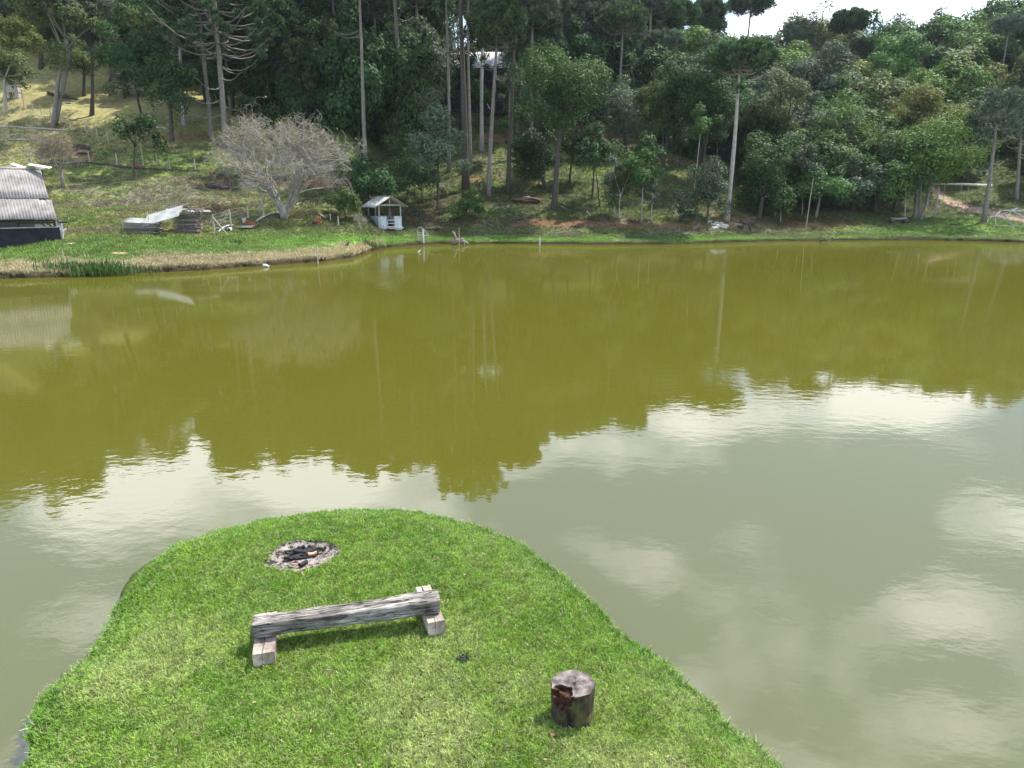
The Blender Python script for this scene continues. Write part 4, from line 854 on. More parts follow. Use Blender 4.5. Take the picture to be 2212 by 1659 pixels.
bare_tree('bare_tree', (137, 407), 4.4, 5.6, 'small leafless brownish tree behind the roofed shed', 9, stems=6, depth=5, twig=BARK, r0=.12, hold=.55, spread=.6, leafm='brown', nleaf=900)
bare_tree('bare_shrub', (779, 498), 1.4, 2.1, 'tiny leafless pale shrub at the left corner of the small shed', 12, stems=4, depth=3, r0=.04, hold=.3)
bare_tree('dead_sapling', (62, 362), 2.0, 3.0, 'dead grey sapling standing behind the white sheets on the shed roof', 15, stems=2, depth=3, r0=.04, hold=.5)

# ------------------------------------------------------------------ wooden bench on the lawn
def c5(x, y, z): return PZ((850 + x / 2.212) / 1.736, (1950 + y / 2.212) / 1.736, z)
def c6(x, y, z): return PZ((1900 + x / 3.457) / 1.736, (2400 + y / 3.457) / 1.736, z)
def woodmat(name, cols, scale, crack=.5, dirn=(1, 14, 14)):
    m, n, b = mat(name); nd = n.nodes; lk = n.links.new; t = nd.new('ShaderNodeTexCoord'); mp = nd.new('ShaderNodeMapping'); mp.inputs['Scale'].default_value = dirn; lk(t.outputs['Object'], mp.inputs[0])
    x = nd.new('ShaderNodeTexNoise'); x.inputs['Scale'].default_value = scale; x.inputs['Detail'].default_value = 9; x.inputs['Roughness'].default_value = .7; x.inputs['Distortion'].default_value = .6; lk(mp.outputs[0], x.inputs['Vector'])
    y = nd.new('ShaderNodeTexNoise'); y.inputs['Scale'].default_value = 3.2; y.inputs['Detail'].default_value = 6; lk(t.outputs['Object'], y.inputs['Vector'])
    r = nd.new('ShaderNodeValToRGB'); el = r.color_ramp.elements; el[0].position = .36; el[0].color = (*cols[0], 1); el[1].position = .72; el[1].color = (*cols[2], 1); e = el.new(.48); e.color = (*cols[1], 1)
    lk(x.outputs[0], r.inputs[0])
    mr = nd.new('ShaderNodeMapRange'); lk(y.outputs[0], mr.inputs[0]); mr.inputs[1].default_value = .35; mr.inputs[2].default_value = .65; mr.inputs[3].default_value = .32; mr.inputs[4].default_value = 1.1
    vm = nd.new('ShaderNodeVectorMath'); vm.operation = 'SCALE'; lk(r.outputs[0], vm.inputs[0]); lk(mr.outputs[0], vm.inputs['Scale']); lk(vm.outputs[0], b.inputs['Base Color'])
    b.inputs['Roughness'].default_value = .9; b.inputs['Specular IOR Level'].default_value = .15
    bu = nd.new('ShaderNodeBump'); bu.inputs['Strength'].default_value = crack; bu.inputs['Distance'].default_value = .012; lk(x.outputs[0], bu.inputs['Height']); lk(bu.outputs[0], b.inputs['Normal'])
    return m
def add_cracks(m, lo=.004, hi=.016):
    nd = m.node_tree.nodes; lk = m.node_tree.links.new; b = nd['Principled BSDF']; src = b.inputs['Base Color'].links[0].from_socket
    t = nd.new('ShaderNodeTexCoord'); mp = nd.new('ShaderNodeMapping'); mp.inputs['Scale'].default_value = (.7, 15, 15); lk(t.outputs['Object'], mp.inputs[0])
    x = nd.new('ShaderNodeTexNoise'); x.inputs['Scale'].default_value = 1.7; x.inputs['Detail'].default_value = 3; x.inputs['Distortion'].default_value = .5; lk(mp.outputs[0], x.inputs['Vector'])
    a = nd.new('ShaderNodeMath'); a.operation = 'SUBTRACT'; lk(x.outputs[0], a.inputs[0]); a.inputs[1].default_value = .5
    c = nd.new('ShaderNodeMath'); c.operation = 'ABSOLUTE'; lk(a.outputs[0], c.inputs[0])
    r = nd.new('ShaderNodeMapRange'); lk(c.outputs[0], r.inputs[0]); r.inputs[1].default_value = lo; r.inputs[2].default_value = hi
    mx = nd.new('ShaderNodeMix'); mx.data_type = 'RGBA'; lk(r.outputs[0], mx.inputs[0]); mx.inputs[6].default_value = (.022, .018, .015, 1); lk(src, mx.inputs[7]); lk(mx.outputs[2], b.inputs['Base Color'])
    bu = nd.new('ShaderNodeBump'); bu.inputs['Strength'].default_value = 1; bu.inputs['Distance'].default_value = .012; lk(r.outputs[0], bu.inputs['Height']); old = b.inputs['Normal'].links[0].from_node; lk(bu.outputs[0], old.inputs['Normal'])
    return m
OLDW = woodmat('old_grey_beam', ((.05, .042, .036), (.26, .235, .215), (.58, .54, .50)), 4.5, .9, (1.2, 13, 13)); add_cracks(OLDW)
NEWW = woodmat('sawn_block', ((.30, .22, .17), (.52, .42, .35), (.66, .56, .48)), 2.2, .25, (1.2, 9, 9))
CRK = simple('crack_dark', (.02, .015, .012), (.05, .04, .03), 9)
def rough_beam(Lx, Wy, Hz, nx, ns, amp, seed, taper=0.0, chamfer=.18):
    """beam along x centred on the origin, square section with worn corners and long splits"""
    V = []; k = ns * 4; rg = np.random.default_rng(seed)
    grooves = [(rg.uniform(0, 1), rg.uniform(.1, .9), rg.uniform(.15, .5), rg.uniform(.004, .012)) for _ in range(26)]
    for i in range(nx + 1):
        t = i / nx; x = (t - .5) * Lx
        for j in range(k):
            s = j / k; side = int(s * 4); f = s * 4 - side; a = -1 + 2 * f
            y, z = [(a, -1), (1, a), (-a, 1), (-1, -a)][side]
            q = max(0, abs(a) - (1 - chamfer * 1.4)) ; sc_ = 1 - q * .32
            n = mnoise.noise(Vector((x * 2.2, y * 1.5 + seed, z * 1.5))) * amp * 1.6 + mnoise.noise(Vector((x * 5, y * 9 + seed, z * 9))) * amp * 1.0 + mnoise.noise(Vector((x * 1.2, y * 24 + seed, z * 24))) * amp * .8
            g = 0
            for gs, gx, gl, gd in grooves:
                ds = abs(s - gs - .02 * math.sin(x * 3 + gs * 9)); ds = min(ds, 1 - ds)
                if ds < .016 and abs(t - gx) < gl: g = max(g, gd * (1 - ds / .016) * min(1, (gl - abs(t - gx)) / .08))
            rr = 1 + n / .08 - g / .08
            ex = x * (1 - .0 * t) + (amp * 1.5 * mnoise.noise(Vector((y * 3, z * 3, seed + t))) if i in (0, nx) else 0)
            V.append((ex, y * sc_ * rr * Wy / 2 * (1 + taper * (t - .5)), z * sc_ * rr * Hz / 2 * (1 + taper * (t - .5)) - .012 * math.sin(math.pi * t)))
    Fc = [(i * k + j, (i + 1) * k + j, (i + 1) * k + (j + 1) % k, i * k + (j + 1) % k) for i in range(nx) for j in range(k)]
    for e in (0, nx):                                            # ends: two shrinking rings
        base = e * k; cen = Vector((V[base][0], 0, 0)); prev = list(range(base, base + k))
        for s_ in (.7, .35):
            st = len(V)
            for j in range(k):
                p = Vector(V[base + j]); V.append((p.x + (amp * .8) * mnoise.noise(Vector((j * .4, s_ * 5, seed))), p.y * s_, p.z * s_))
            cur = list(range(st, st + k))
            for j in range(k):
                q = (prev[j], prev[(j + 1) % k], cur[(j + 1) % k], cur[j]); Fc.append(q if e == 0 else q[::-1])
            prev = cur
        Fc.append(tuple(prev if e else prev[::-1]))
    return V, Fc
def build_bench():
    gz = .41
    A = c5(214, 822, gz + .315); B = c5(1757, 612, gz + .315)
    mid = (A + B) / 2; mid.z = gz; ang = math.atan2((B - A).y, (B - A).x); Lb = (B - A).length
    t = empty('log_bench', mid, 'low bench of a weathered grey beam laid on two pale sawn blocks', 'bench')
    V, Fc = rough_beam(Lb, .18, .15, 90, 22, .006, 3, .08)
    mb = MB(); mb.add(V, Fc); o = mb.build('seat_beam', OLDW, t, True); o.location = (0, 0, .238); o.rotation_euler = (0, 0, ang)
    for (f, bk, wd, lab) in (((304, 1104), (335, 770), .19, 1), ((1741, 843), (1622, 548), .165, 2)):
        p = c5(*f, gz + .15); q = c5(*bk, gz + .15); m = (p + q) / 2 - mid; l = (p - q).length; a2 = math.atan2((q - p).y, (q - p).x)
        V, Fc = rough_beam(l, wd, .19, 20, 10, .0010, 30 + lab, 0, .04)
        mb = MB(); mb.add(V, Fc); o = mb.build('support_block', NEWW, t, False); o.location = (m.x, m.y, .055); o.rotation_euler = (0, 0, a2)
        c = MB(); zt = .0955                                   # long drying split: a thin recessed-dark sliver, 1 mm proud of the sawn face
        pts = [(-l / 2 + .002, .012), (-l / 4, -.004), (0, .006), (l * .2, -.006), (l / 2 - .01, .004)]
        for k in range(4):
            (x0, y0), (x1, y1) = pts[k], pts[k + 1]; w0 = .0035 if k else .0022; c.add([(x0, y0 - w0, zt), (x1, y1 - w0, zt), (x1, y1 + w0, zt), (x0, y0 + w0, zt)], [(0, 1, 2, 3)])
        c.add([(-l / 2 - .0016, .012 - .003, zt), (-l / 2 - .0016, .012 + .001, zt), (-l / 2 - .0016, .0185, -.03), (-l / 2 - .0016, .017, -.03)], [(0, 1, 2, 3)])
        k = c.build('split', CRK, o)
build_bench()

# ------------------------------------------------------------------ chopped stump
def build_stump():
    gz = .41; H = .30; cx = c6(862, 575, gz + H); b = Vector((cx.x, cx.y + .01, gz)); t = empty('tree_stump', b, 'old upright log stump with a rotted red hollow in its rim', 'stump')
    n = 120; R0 = .170; V = []; zone = []
    rad = [R0 * (1 + .06 * math.sin(2 * a + 1) + .02 * math.sin(5 * a) + .02 * math.sin(9 * a + 2) + .035 * mnoise.noise(Vector((math.cos(a) * 4, math.sin(a) * 4, 2)))) for a in (2 * math.pi * i / n for i in range(n))]
    rows = 26; tops = 22
    for r in range(rows + tops):
        for i in range(n):
            a = 2 * math.pi * i / n; ca, sa = math.cos(a), math.sin(a)
            if r < rows:
                z = -.06 + (H + .06) * r / (rows - 1); k = 1 - .09 * (1 - z / H) + .03 * mnoise.noise(Vector((ca * 9, sa * 9, z * 5))) + .02 * mnoise.noise(Vector((ca * 25, sa * 25, z * 9))) + (.06 * max(0, 1 - z / .06))
                if r == rows - 1: k *= .985
                V.append(Vector((rad[i] * k * ca, rad[i] * k * sa, z + (.006 * mnoise.noise(Vector((ca * 3, sa * 3, 0))) if r == rows - 1 else 0))))
            else:
                q = 1 - (r - rows + 1) / tops; V.append(Vector((rad[i] * q * .985 * ca, rad[i] * q * .985 * sa, H + .006 * mnoise.noise(Vector((ca * q * 3, sa * q * 3, 0))) + .0015 * mnoise.noise(Vector((ca * q * 40, sa * q * 40, 3))))))
    # rotted hollow: front-left of the rim
    hc = Vector((-.105, -.105, H - .03)); hr = .092; carved = set()
    for i, p in enumerate(V):
        e = p - hc; e2 = Vector((e.x, e.y, e.z * .72)); rr = hr * (1 + .28 * mnoise.noise(p * 22))
        if e2.length < rr:
            inn = Vector((.5, .6, -.55)).normalized(); k = math.sqrt(max(rr * rr - e2.length ** 2, 0)); V[i] = p + inn * k * 1.0 + Vector((mnoise.noise(p * 60), mnoise.noise(p * 61 + Vector((5, 0, 0))), mnoise.noise(p * 62))) * .012; carved.add(i)
    F_ = {'bark': [], 'cut_face': [], 'rotten_hollow': []}
    for r in range(rows + tops - 1):
        for i in range(n):
            f = (r * n + i, r * n + (i + 1) % n, (r + 1) * n + (i + 1) % n, (r + 1) * n + i)
            nm = 'rotten_hollow' if sum(k in carved for k in f) >= 3 else 'bark' if r < rows - 1 else 'cut_face'; F_[nm].append(f)
    # materials
    bark = simple('stump_bark', (.014, .010, .007), (.075, .056, .036), 14, stretch=(1, 1, .35), bump=.9, dist=.02)
    nd = bark.node_tree.nodes; lk = bark.node_tree.links.new; b_ = nd['Principled BSDF']; mo = nd.new('ShaderNodeTexNoise'); mo.inputs['Scale'].default_value = 9; tcn = nd.new('ShaderNodeTexCoord'); lk(tcn.outputs['Object'], mo.inputs['Vector'])
    rm = nd.new('ShaderNodeMapRange'); lk(mo.outputs[0], rm.inputs[0]); rm.inputs[1].default_value = .5; rm.inputs[2].default_value = .66; mx = nd.new('ShaderNodeMix'); mx.data_type = 'RGBA'
    src = b_.inputs['Base Color'].links[0].from_socket; lk(rm.outputs[0], mx.inputs[0]); lk(src, mx.inputs[6]); mx.inputs[7].default_value = (.085, .085, .028, 1); lk(mx.outputs[2], b_.inputs['Base Color'])
    rot = simple('rotten_red_wood', (.014, .007, .005), (.125, .052, .030), 26, stretch=(1, 1, .4), bump=1, dist=.015)
    m, nn, b2 = mat('stump_cut'); nd = nn.nodes; lk = nn.links.new; tcn = nd.new('ShaderNodeTexCoord')
    no = nd.new('ShaderNodeTexNoise'); no.inputs['Scale'].default_value = 10; no.inputs['Detail'].default_value = 8; lk(tcn.outputs['Object'], no.inputs['Vector'])
    ln = nd.new('ShaderNodeVectorMath'); ln.operation = 'LENGTH'; flat = nd.new('ShaderNodeVectorMath'); flat.operation = 'MULTIPLY'; flat.inputs[1].default_value = (1, 1, 0); lk(tcn.outputs['Object'], flat.inputs[0]); lk(flat.outputs[0], ln.inputs[0])
    s1 = nd.new('ShaderNodeMath'); s1.operation = 'MULTIPLY_ADD'; lk(ln.outputs['Value'], s1.inputs[0]); s1.inputs[1].default_value = 420; lk(no.outputs[0], s1.inputs[2]); s2 = nd.new('ShaderNodeMath'); s2.operation = 'SINE'; lk(s1.outputs[0], s2.inputs[0])
    rp = nd.new('ShaderNodeValToRGB'); rp.color_ramp.elements[0].position = .42; rp.color_ramp.elements[0].color = (.055, .046, .043, 1); rp.color_ramp.elements[1].position = .64; rp.color_ramp.elements[1].color = (.24, .20, .185, 1); lk(no.outputs[0], rp.inputs[0])
    mr = nd.new('ShaderNodeMapRange'); lk(s2.outputs[0], mr.inputs[0]); mr.inputs[1].default_value = -1; mr.inputs[3].default_value = .82; mr.inputs[4].default_value = 1.08
    vm = nd.new('ShaderNodeVectorMath'); vm.operation = 'SCALE'; lk(rp.outputs[0], vm.inputs[0]); lk(mr.outputs[0], vm.inputs['Scale']); lk(vm.outputs[0], b2.inputs['Base Color']); b2.inputs['Roughness'].default_value = .9
    bu = nd.new('ShaderNodeBump'); bu.inputs['Strength'].default_value = .5; bu.inputs['Distance'].default_value = .006; lk(no.outputs[0], bu.inputs['Height']); lk(bu.outputs[0], b2.inputs['Normal'])
    for nm, fs in F_.items():
        mb = MB(); mb.add(V, fs); me_o = mb.build(nm, {'bark': bark, 'cut_face': m, 'rotten_hollow': rot}[nm], t, True)
        bm = bmesh.new(); bm.from_mesh(me_o.data); bmesh.ops.delete(bm, geom=[v for v in bm.verts if not v.link_faces], context='VERTS'); bm.to_mesh(me_o.data); bm.free()
        if nm == 'cut_face': cf = me_o
    c = MB(); rd = random.Random(4); z = H + .0085                 # radial drying cracks, thin dark slivers
    for k in range(15):
        a = k * 6.283 / 15 + rd.uniform(-.15, .15); L_ = rd.uniform(.05, .15)
        if 3.5 < a % 6.283 < 4.4: L_ = min(L_, .05)
        p = Vector((.012, -.005, z)); w0 = rd.uniform(.0012, .0026)
        for s in range(4):
            q = p + Vector((math.cos(a), math.sin(a), 0)) * L_ / 4; sd = Vector((-math.sin(a), math.cos(a), 0)); w1 = w0 * .72
            c.add([p - sd * w0, q - sd * w1, q + sd * w1, p + sd * w0], [(0, 1, 2, 3)]); p = q; w0 = w1; a += rd.gauss(0, .16)
    c.build('crack', CRK, cf)
build_stump()

# ------------------------------------------------------------------ fire pit
def build_pit():
    z0 = LG(PIT.x, PIT.y); t = empty('fire_pit', (PIT.x, PIT.y, z0), 'burnt-out campfire circle of ash and charred wood in the lawn', 'fire pit'); rd = random.Random(3)
    V = [(0, 0, .012)]; Fc = []; n = 60; rings = 12
    for r in range(1, rings + 1):
        for i in range(n):
            a = i * 6.283 / n; k = r / rings * (1 + .10 * math.sin(3 * a + 1) + .05 * math.sin(7 * a)); x = .44 * k * math.cos(a); y = .37 * k * math.sin(a); 
            z = float(lawn_z(np.array([PIT.x + x]), np.array([PIT.y + y]))[0]) - z0 + .006 + .010 * mnoise.noise(Vector((x * 14, y * 14, 0)))
            V.append((x, y, z))
    for i in range(n): Fc.append((0, 1 + i, 1 + (i + 1) % n))
    for r in range(rings - 1):
        for i in range(n): Fc.append((1 + r * n + i, 1 + (r + 1) * n + i, 1 + (r + 1) * n + (i + 1) % n, 1 + r * n + (i + 1) % n))
    m, nn, b = mat('ash'); nd = nn.nodes; lk = nn.links.new; tcn = nd.new('ShaderNodeTexCoord'); no = nd.new('ShaderNodeTexNoise'); no.inputs['Scale'].default_value = 9; no.inputs['Detail'].default_value = 9; no.inputs['Roughness'].default_value = .75; lk(tcn.outputs['Object'], no.inputs['Vector'])
    rp = nd.new('ShaderNodeValToRGB'); e = rp.color_ramp.elements; e[0].position = .45; e[0].color = (.015, .013, .012, 1); e[1].position = .64; e[1].color = (.30, .255, .235, 1); x = e.new(.49); x.color = (.20, .165, .15, 1)
    lk(no.outputs[0], rp.inputs[0]); lk(rp.outputs[0], b.inputs['Base Color']); b.inputs['Roughness'].default_value = 1; bu = nd.new('ShaderNodeBump'); bu.inputs['Distance'].default_value = .015; lk(no.outputs[0], bu.inputs['Height']); lk(bu.outputs[0], b.inputs['Normal'])
    mb = MB(); mb.add(V, Fc); mb.build('ash_bed', m, t, True)
    CH = simple('charcoal', (.008, .008, .009), (.045, .042, .040), 20, bump=.6); BW = simple('half_burnt_wood', (.22, .12, .07), (.60, .40, .28), 12, stretch=(1, 6, 6))
    def stick(x, y, a, l, r, mt, nm, dz=.02):
        V_, F_ = rough_beam(l, r * 2, r * 1.7, 10, 3, .004, rd.randint(1, 99)); q = MB(); q.add(V_, F_); o = q.build(nm, mt, t, True); o.location = (x, y, dz + r); o.rotation_euler = (rd.uniform(-.5, .5), rd.uniform(-.15, .15), a)
    for s in [(.02, .02, .5, .30, .022, CH), (.07, .05, .9, .20, .018, CH), (-.03, .10, 2.2, .22, .020, CH), (.10, .11, .2, .20, .024, CH), (-.10, .05, .3, .18, .016, CH), (-.05, -.06, .25, .26, .017, CH), (.08, -.20, 1.1, .12, .022, CH), (.17, .03, 1.3, .12, .016, CH), (.02, .16, 2.8, .2, .014, CH), (-.12, .13, .4, .24, .02, CH), (.0, .07, .1, .2, .026, CH), (.12, .16, 2.6, .22, .022, CH), (-.02, -.02, .7, .26, .02, CH), (-.15, .0, 1.2, .15, .014, CH), (.2, .12, .9, .14, .016, CH)]:
        stick(*s, 'charred_stick')
    for s in [(.125, .015, .45, .10, .020, BW, 'half_burnt_stick'), (.03, -.19, .45, .16, .008, BW, 'half_burnt_stick'), (.2, .08, 1.4, .08, .006, BW, 'half_burnt_stick'), (-.02, -.24, .2, .09, .006, BW, 'half_burnt_stick')]:
        stick(*s, dz=.03)
    mb = MB()
    for k in range(620):
        a = rd.uniform(0, 6.28); q = math.sqrt(rd.random()); q = 1 - (1 - q) * rd.choice((.35, 1)); x = .42 * q * math.cos(a); y = .35 * q * math.sin(a) + .01
        if rd.random() < .35: x = rd.gauss(.0, .14); y = rd.gauss(.06, .08)
        elif rd.random() < .5: a = rd.uniform(-.3, 3.3); x = .43 * rd.uniform(.9, 1.02) * math.cos(a); y = .36 * rd.uniform(.9, 1.02) * math.sin(a)
        s = rd.uniform(.003, .010); M = Matrix.Rotation(rd.uniform(0, 6.28), 3, 'Z') @ Matrix.Rotation(rd.uniform(-.6, .6), 3, 'X')
        z = float(lawn_z(np.array([PIT.x + x]), np.array([PIT.y + y]))[0]) - z0 + .012
        mb.box((x, y, z), (s * rd.uniform(1.2, 2.6), s * .8, s * .5), M, s * .15)
    o = mb.build('charcoal_bits', CH, t); o['kind'] = 'stuff'
    # coal crumbs fallen on the lawn
    g = c5(1960, 1170, .41); g.z = LG(g.x, g.y); mb = MB()
    for k in range(34):
        s = rd.uniform(.005, .013); mb.box((rd.gauss(0, .032), rd.gauss(0, .032), .03 + rd.uniform(0, .012)), (s * 1.5, s, s), rotz(rd.uniform(0, 3)), .001)
    o = mb.build('coal_crumbs', CH); o.location = g; tag(o, 'small scatter of black coal crumbs on the lawn between bench and stump', 'coals')
    g = c6(605, 1262, .41); g.z = LG(g.x, g.y); mb = MB(); V_, F_ = rough_beam(.05, .03, .022, 6, 3, .004, 8); mb.add(V_, F_); o = mb.build('bark_chip', simple('reddish_bark', (.10, .045, .03), (.22, .1, .07), 20)); o.location = g + Vector((0, 0, .03)); tag(o, 'small reddish brown bark chip in the grass before the stump', 'bark chip')
    for (x, y, lab, l, a) in ((448, 428, 'pale wood chip in the grass below the fire pit', .03, .8), (636, 470, 'thin straw-coloured stick in the grass below the fire pit', .09, -1.0)):
        g = c5(x, y, .41); g.z = LG(g.x, g.y) + .03; mb = MB(); V_, F_ = rough_beam(l, .012, .008, 6, 2, .001, 8); mb.add(V_, F_); o = mb.build('wood_chip', BW); o.location = g; o.rotation_euler.z = a; tag(o, lab, 'wood chip')
build_pit()

def build_litter():
    rd = random.Random(77); mb = MB(); m2 = MB()
    for k in range(150):
        x = rd.uniform(-3.9, 2.6); y = rd.uniform(4.0, 8.7)
        if not inside(np.array([x]), np.array([y]))[0]: continue
        s = rd.uniform(.006, .016); a = rd.uniform(0, 6.28); z = LG(x, y) + .026; M = rotz(a) @ Matrix.Rotation(rd.uniform(-.5, .5), 3, 'X')
        V = [M @ Vector(p) * s + Vector((x, y, z)) for p in ((-1, 0, .1), (-.3, .5, 0), (.6, .4, .1), (1.2, 0, .3), (.5, -.45, .05), (-.4, -.4, 0))]
        (mb if rd.random() < .75 else m2).add(V, [(0, 1, 2, 3, 4, 5)])
    o = mb.build('dry_leaf_litter', simple('dry_leaf', (.22, .14, .07), (.46, .36, .22), 20)); tag(o, 'tiny dry leaves scattered over the near lawn', 'leaf litter', kind='stuff')
    o = m2.build('dark_leaf_litter', BARKD); tag(o, 'tiny dark rotten leaves scattered over the near lawn', 'leaf litter', kind='stuff')
build_litter()

# ------------------------------------------------------------------ corrugated sheet
def corr(W, Ln, pitch, amp, seed=0, nl=10, thick=.012, sag=0):
    nw = int(W / pitch * 6); V = []; rd = random.Random(seed)
    for s in (0, 1):
        for i in range(nw + 1):
            for j in range(nl + 1):
                x = -W / 2 + W * i / nw; y = -Ln / 2 + Ln * j / nl; V.append((x, y, amp * math.cos(2 * math.pi * x / pitch) - s * thick - sag * math.sin(math.pi * j / nl)))
    Fc = []; m = (nw + 1) * (nl + 1)
    for i in range(nw):
        for j in range(nl):
            a = i * (nl + 1) + j; b = a + nl + 1; Fc.append((a, b, b + 1, a + 1)); Fc.append((m + a, m + a + 1, m + b + 1, m + b))
    for i in range(nw):
        for j in (0, nl): a = i * (nl + 1) + j; b = a + nl + 1; Fc.append((a, m + a, m + b, b) if j == 0 else (a, b, m + b, m + a))
    for j in range(nl):
        for i in (0, nw): a = i * (nl + 1) + j; Fc.append((a, a + 1, m + a + 1, m + a) if i == 0 else (a, m + a, m + a + 1, a + 1))
    return V, Fc
def frame_from(o, xd, yd):
    """matrix with columns xd, yd(orthogonalised), normal at o"""
    xd = Vector(xd).normalized(); z = xd.cross(Vector(yd)).normalized(); y = z.cross(xd)
    M = Matrix((xd, y, z)).transposed().to_4x4(); M.translation = o; return M

# ------------------------------------------------------------------ large roofed shed, left
def build_big_shed():
    base = hit(110, 524); Yf = base.y; z0 = base.z - .05; x0 = PY(-210, 500, Yf).x; x1 = PY(130, 500, Yf).x; 
    t = empty('roofed_shed', (x1, Yf, z0), 'shed with grey corrugated roof over a low blue-black wall at the left bank', 'shed', None, R(38))
    wl = x1 - x0; wh = PY(0, 491, Yf).z - z0; dp = 5.0; mbw = MB()
    # low walls (front, side, back)
    MB().box((-wl / 2, .1, wh / 2 - .5), (wl, .18, wh + 1.0)).build('front_wall', BLUEW, t)
    MB().box((-.093, dp / 2 + .1, wh / 2 - .2), (.18, dp - .2, wh + .4)).build('side_wall', simple('render_flaking', (.05, .06, .075), (.42, .44, .46), 2.2), t)
    MB().box((-wl / 2, dp + .1, wh / 2 - .05), (wl, .18, wh)).build('back_wall', CONC, t)
    MB().box((-wl / 2 + .0, .1, wh + .026), (wl + .06, .24, .05)).build('wall_cap', simple('cap_mortar', (.3, .3, .3), (.5, .5, .5), 5), t)
    ez = PY(0, 476, Yf).z - z0
    for x in (-.25, -2.3, -4.4, -6.6):
        for y in (.12, dp): 
            if x <= -wl: continue
            MB().box((x, y, (wh + ez) / 2 + .02), (.14, .14, ez - wh + .04)).build('post', DARKW, t)
    MB().box((-.12, .05, wh + .30), (.1, .1, .62)).build('post', POSTM, t)
    MB().box((-1.2, dp, wh + .26), (1.6, .06, .55)).build('board_panel', POSTM, t)
    MB().box((-.9, .14, ez - .14), (2.8, .1, .12)).build('cross_beam', DARKW, t)
    MB().bar((-.3, .3, wh + .05), (-1.0, .3, ez), .06).build('brace', DARKW, t); MB().bar((-.75, .35, wh + .05), (-1.2, .35, ez), .08).build('brace', DARKW, t)
    # inside: pale screen and a white framed window in the front
    MB().box((-2.4, dp - .4, wh + .1), (2.6, .05, 1.0)).build('inner_screen', simple('dusty_screen', (.12, .11, .10), (.22, .2, .185), 20), t)
    wf = MB(); cxw = PY(8, 500, Yf).x - x1
    for dx in (-.33, .33): wf.box((cxw + dx, -.02, wh + .33), (.05, .05, .66))
    for dz in (.02, .64): wf.box((cxw, -.02, wh + dz), (.61, .05, .05))
    wf.build('window_frame', POSTM, t)
    MB().box((-wl / 2, .12, ez + .0), (wl, .12, .12)).build('eave_beam', DARKW, t)
    MB().box((-wl / 2, dp, ez + 2.4), (wl, .12, .12)).build('ridge_beam', DARKW, t)
    # roof: eave from (119,470), ridge at v 364, u 95
    e = Vector((-.12, -.42, PY(119, 472, Yf - .3).z - z0)); r_ = Vector((-.12, 3.5, PY(96, 366, Yf + 2.6).z - z0))
    run = Vector((0, r_.y - e.y, r_.z - e.z)); Ln = run.length; yd = run.normalized(); nrm = Vector((1, 0, 0)).cross(yd)
    W = 1.16; nc = int(wl / W) + 1; lower = Ln * .42; upper = Ln * .60
    for i in range(nc):
        for rr, (s0, ln, dz) in enumerate(((0, lower, 0), (lower - .12, upper, .035))):
            xr = e.x - .02 - W * (i + .5) - (0 if rr == 0 else .14) + random.uniform(-.015, .015)
            if rr == 1 and i == nc: continue
            V, Fc = corr(W + .07, ln, .177, .017, i, 3)
            if i == 0:                                     # broken right-hand corners
                k = []
                for p in V:
                    x, y, z = p
                    if rr == 0 and y > ln / 2 - .32 and x > -.1: y = ln / 2 - .32 + (y - ln / 2 + .32) * .35 * (.6 + .4 * math.sin(x * 21))
                    if rr == 1: x = x + (0 if x < W / 2 else 0)
                    k.append((x, y, z))
                V = k
            mb = MB(); mb.add(V, Fc); o = mb.build('roof_sheet', FIBRE, t, True)
            c = Vector((xr, e.y, e.z)) + yd * (s0 + ln / 2 + random.uniform(-.02, .02)) + nrm * (dz + (i % 2) * .014)
            o.matrix_basis = frame_from(c, (1, 0, 0), yd)
    top = Vector((0, e.y, e.z)) + yd * (lower - .12 + upper)
    # ridge capping and the far slope
    MB().tube([(r_.x + .15, top.y, top.z + .03), (r_.x - wl, top.y, top.z + .03)], .11, 8).build('ridge_cap', FIBRE, t, True)
    yd2 = Vector((0, run.y, -run.z)).normalized()
    for i in range(nc):
        V, Fc = corr(W + .07, Ln * .7, .177, .026, i, 3); mb = MB(); mb.add(V, Fc); o = mb.build('roof_sheet', FIBRE, t, True)
        o.matrix_basis = frame_from(Vector((r_.x - W * (i + .5), top.y, top.z)) + yd2 * Ln * .35 + Vector((0, 0, (i % 2) * .014)), (1, 0, 0), yd2)
    for k in range(4):
        q = Vector((e.x - .12, e.y, e.z)); 
    MB().bar(Vector((e.x - .3, e.y + .1, e.z - .09)), Vector((r_.x - .1, top.y, top.z - .1)), .08, .12).build('rafter', DARKW, t)
    MB().bar(Vector((e.x - 2.5, e.y + .1, e.z - .09)), Vector((r_.x - 2.5, top.y, top.z - .1)), .08, .12).build('rafter', DARKW, t)
    # loose white sheets lying across the ridge
    for (u0, u1, v, lab) in ((25, 58, 360, 'short white metal sheet lying on the ridge of the left shed'), (60, 114, 360, 'long white metal sheet sticking out past the ridge of the left shed')):
        p = PY(u0, v, Yf + 1.9); q = PY(u1, v, Yf + 2.7); c = (p + q) / 2; V, Fc = corr(.36, (q - p).length, .2, .02, 3, 8, .01)
        mb = MB(); mb.add(V, Fc); o = mb.build('metal_sheet', WHITE); o.matrix_basis = frame_from(c + Vector((0, 0, .05)), (0, .95, .3), (q - p)); tag(o, lab, 'metal sheet')
    p = PY(0, 362, Yf + 1.4); q = PY(25, 358, Yf + 2); o = MB().bar(p, q, .1).build('timber', POSTM); tag(o, 'bent pole lying at the ridge of the left shed', 'pole')
    # debris beside the wall
    g = hit(134, 519); tt = empty('scrap_board', g, 'white boards leaning against the right end of the blue-black wall', 'boards')
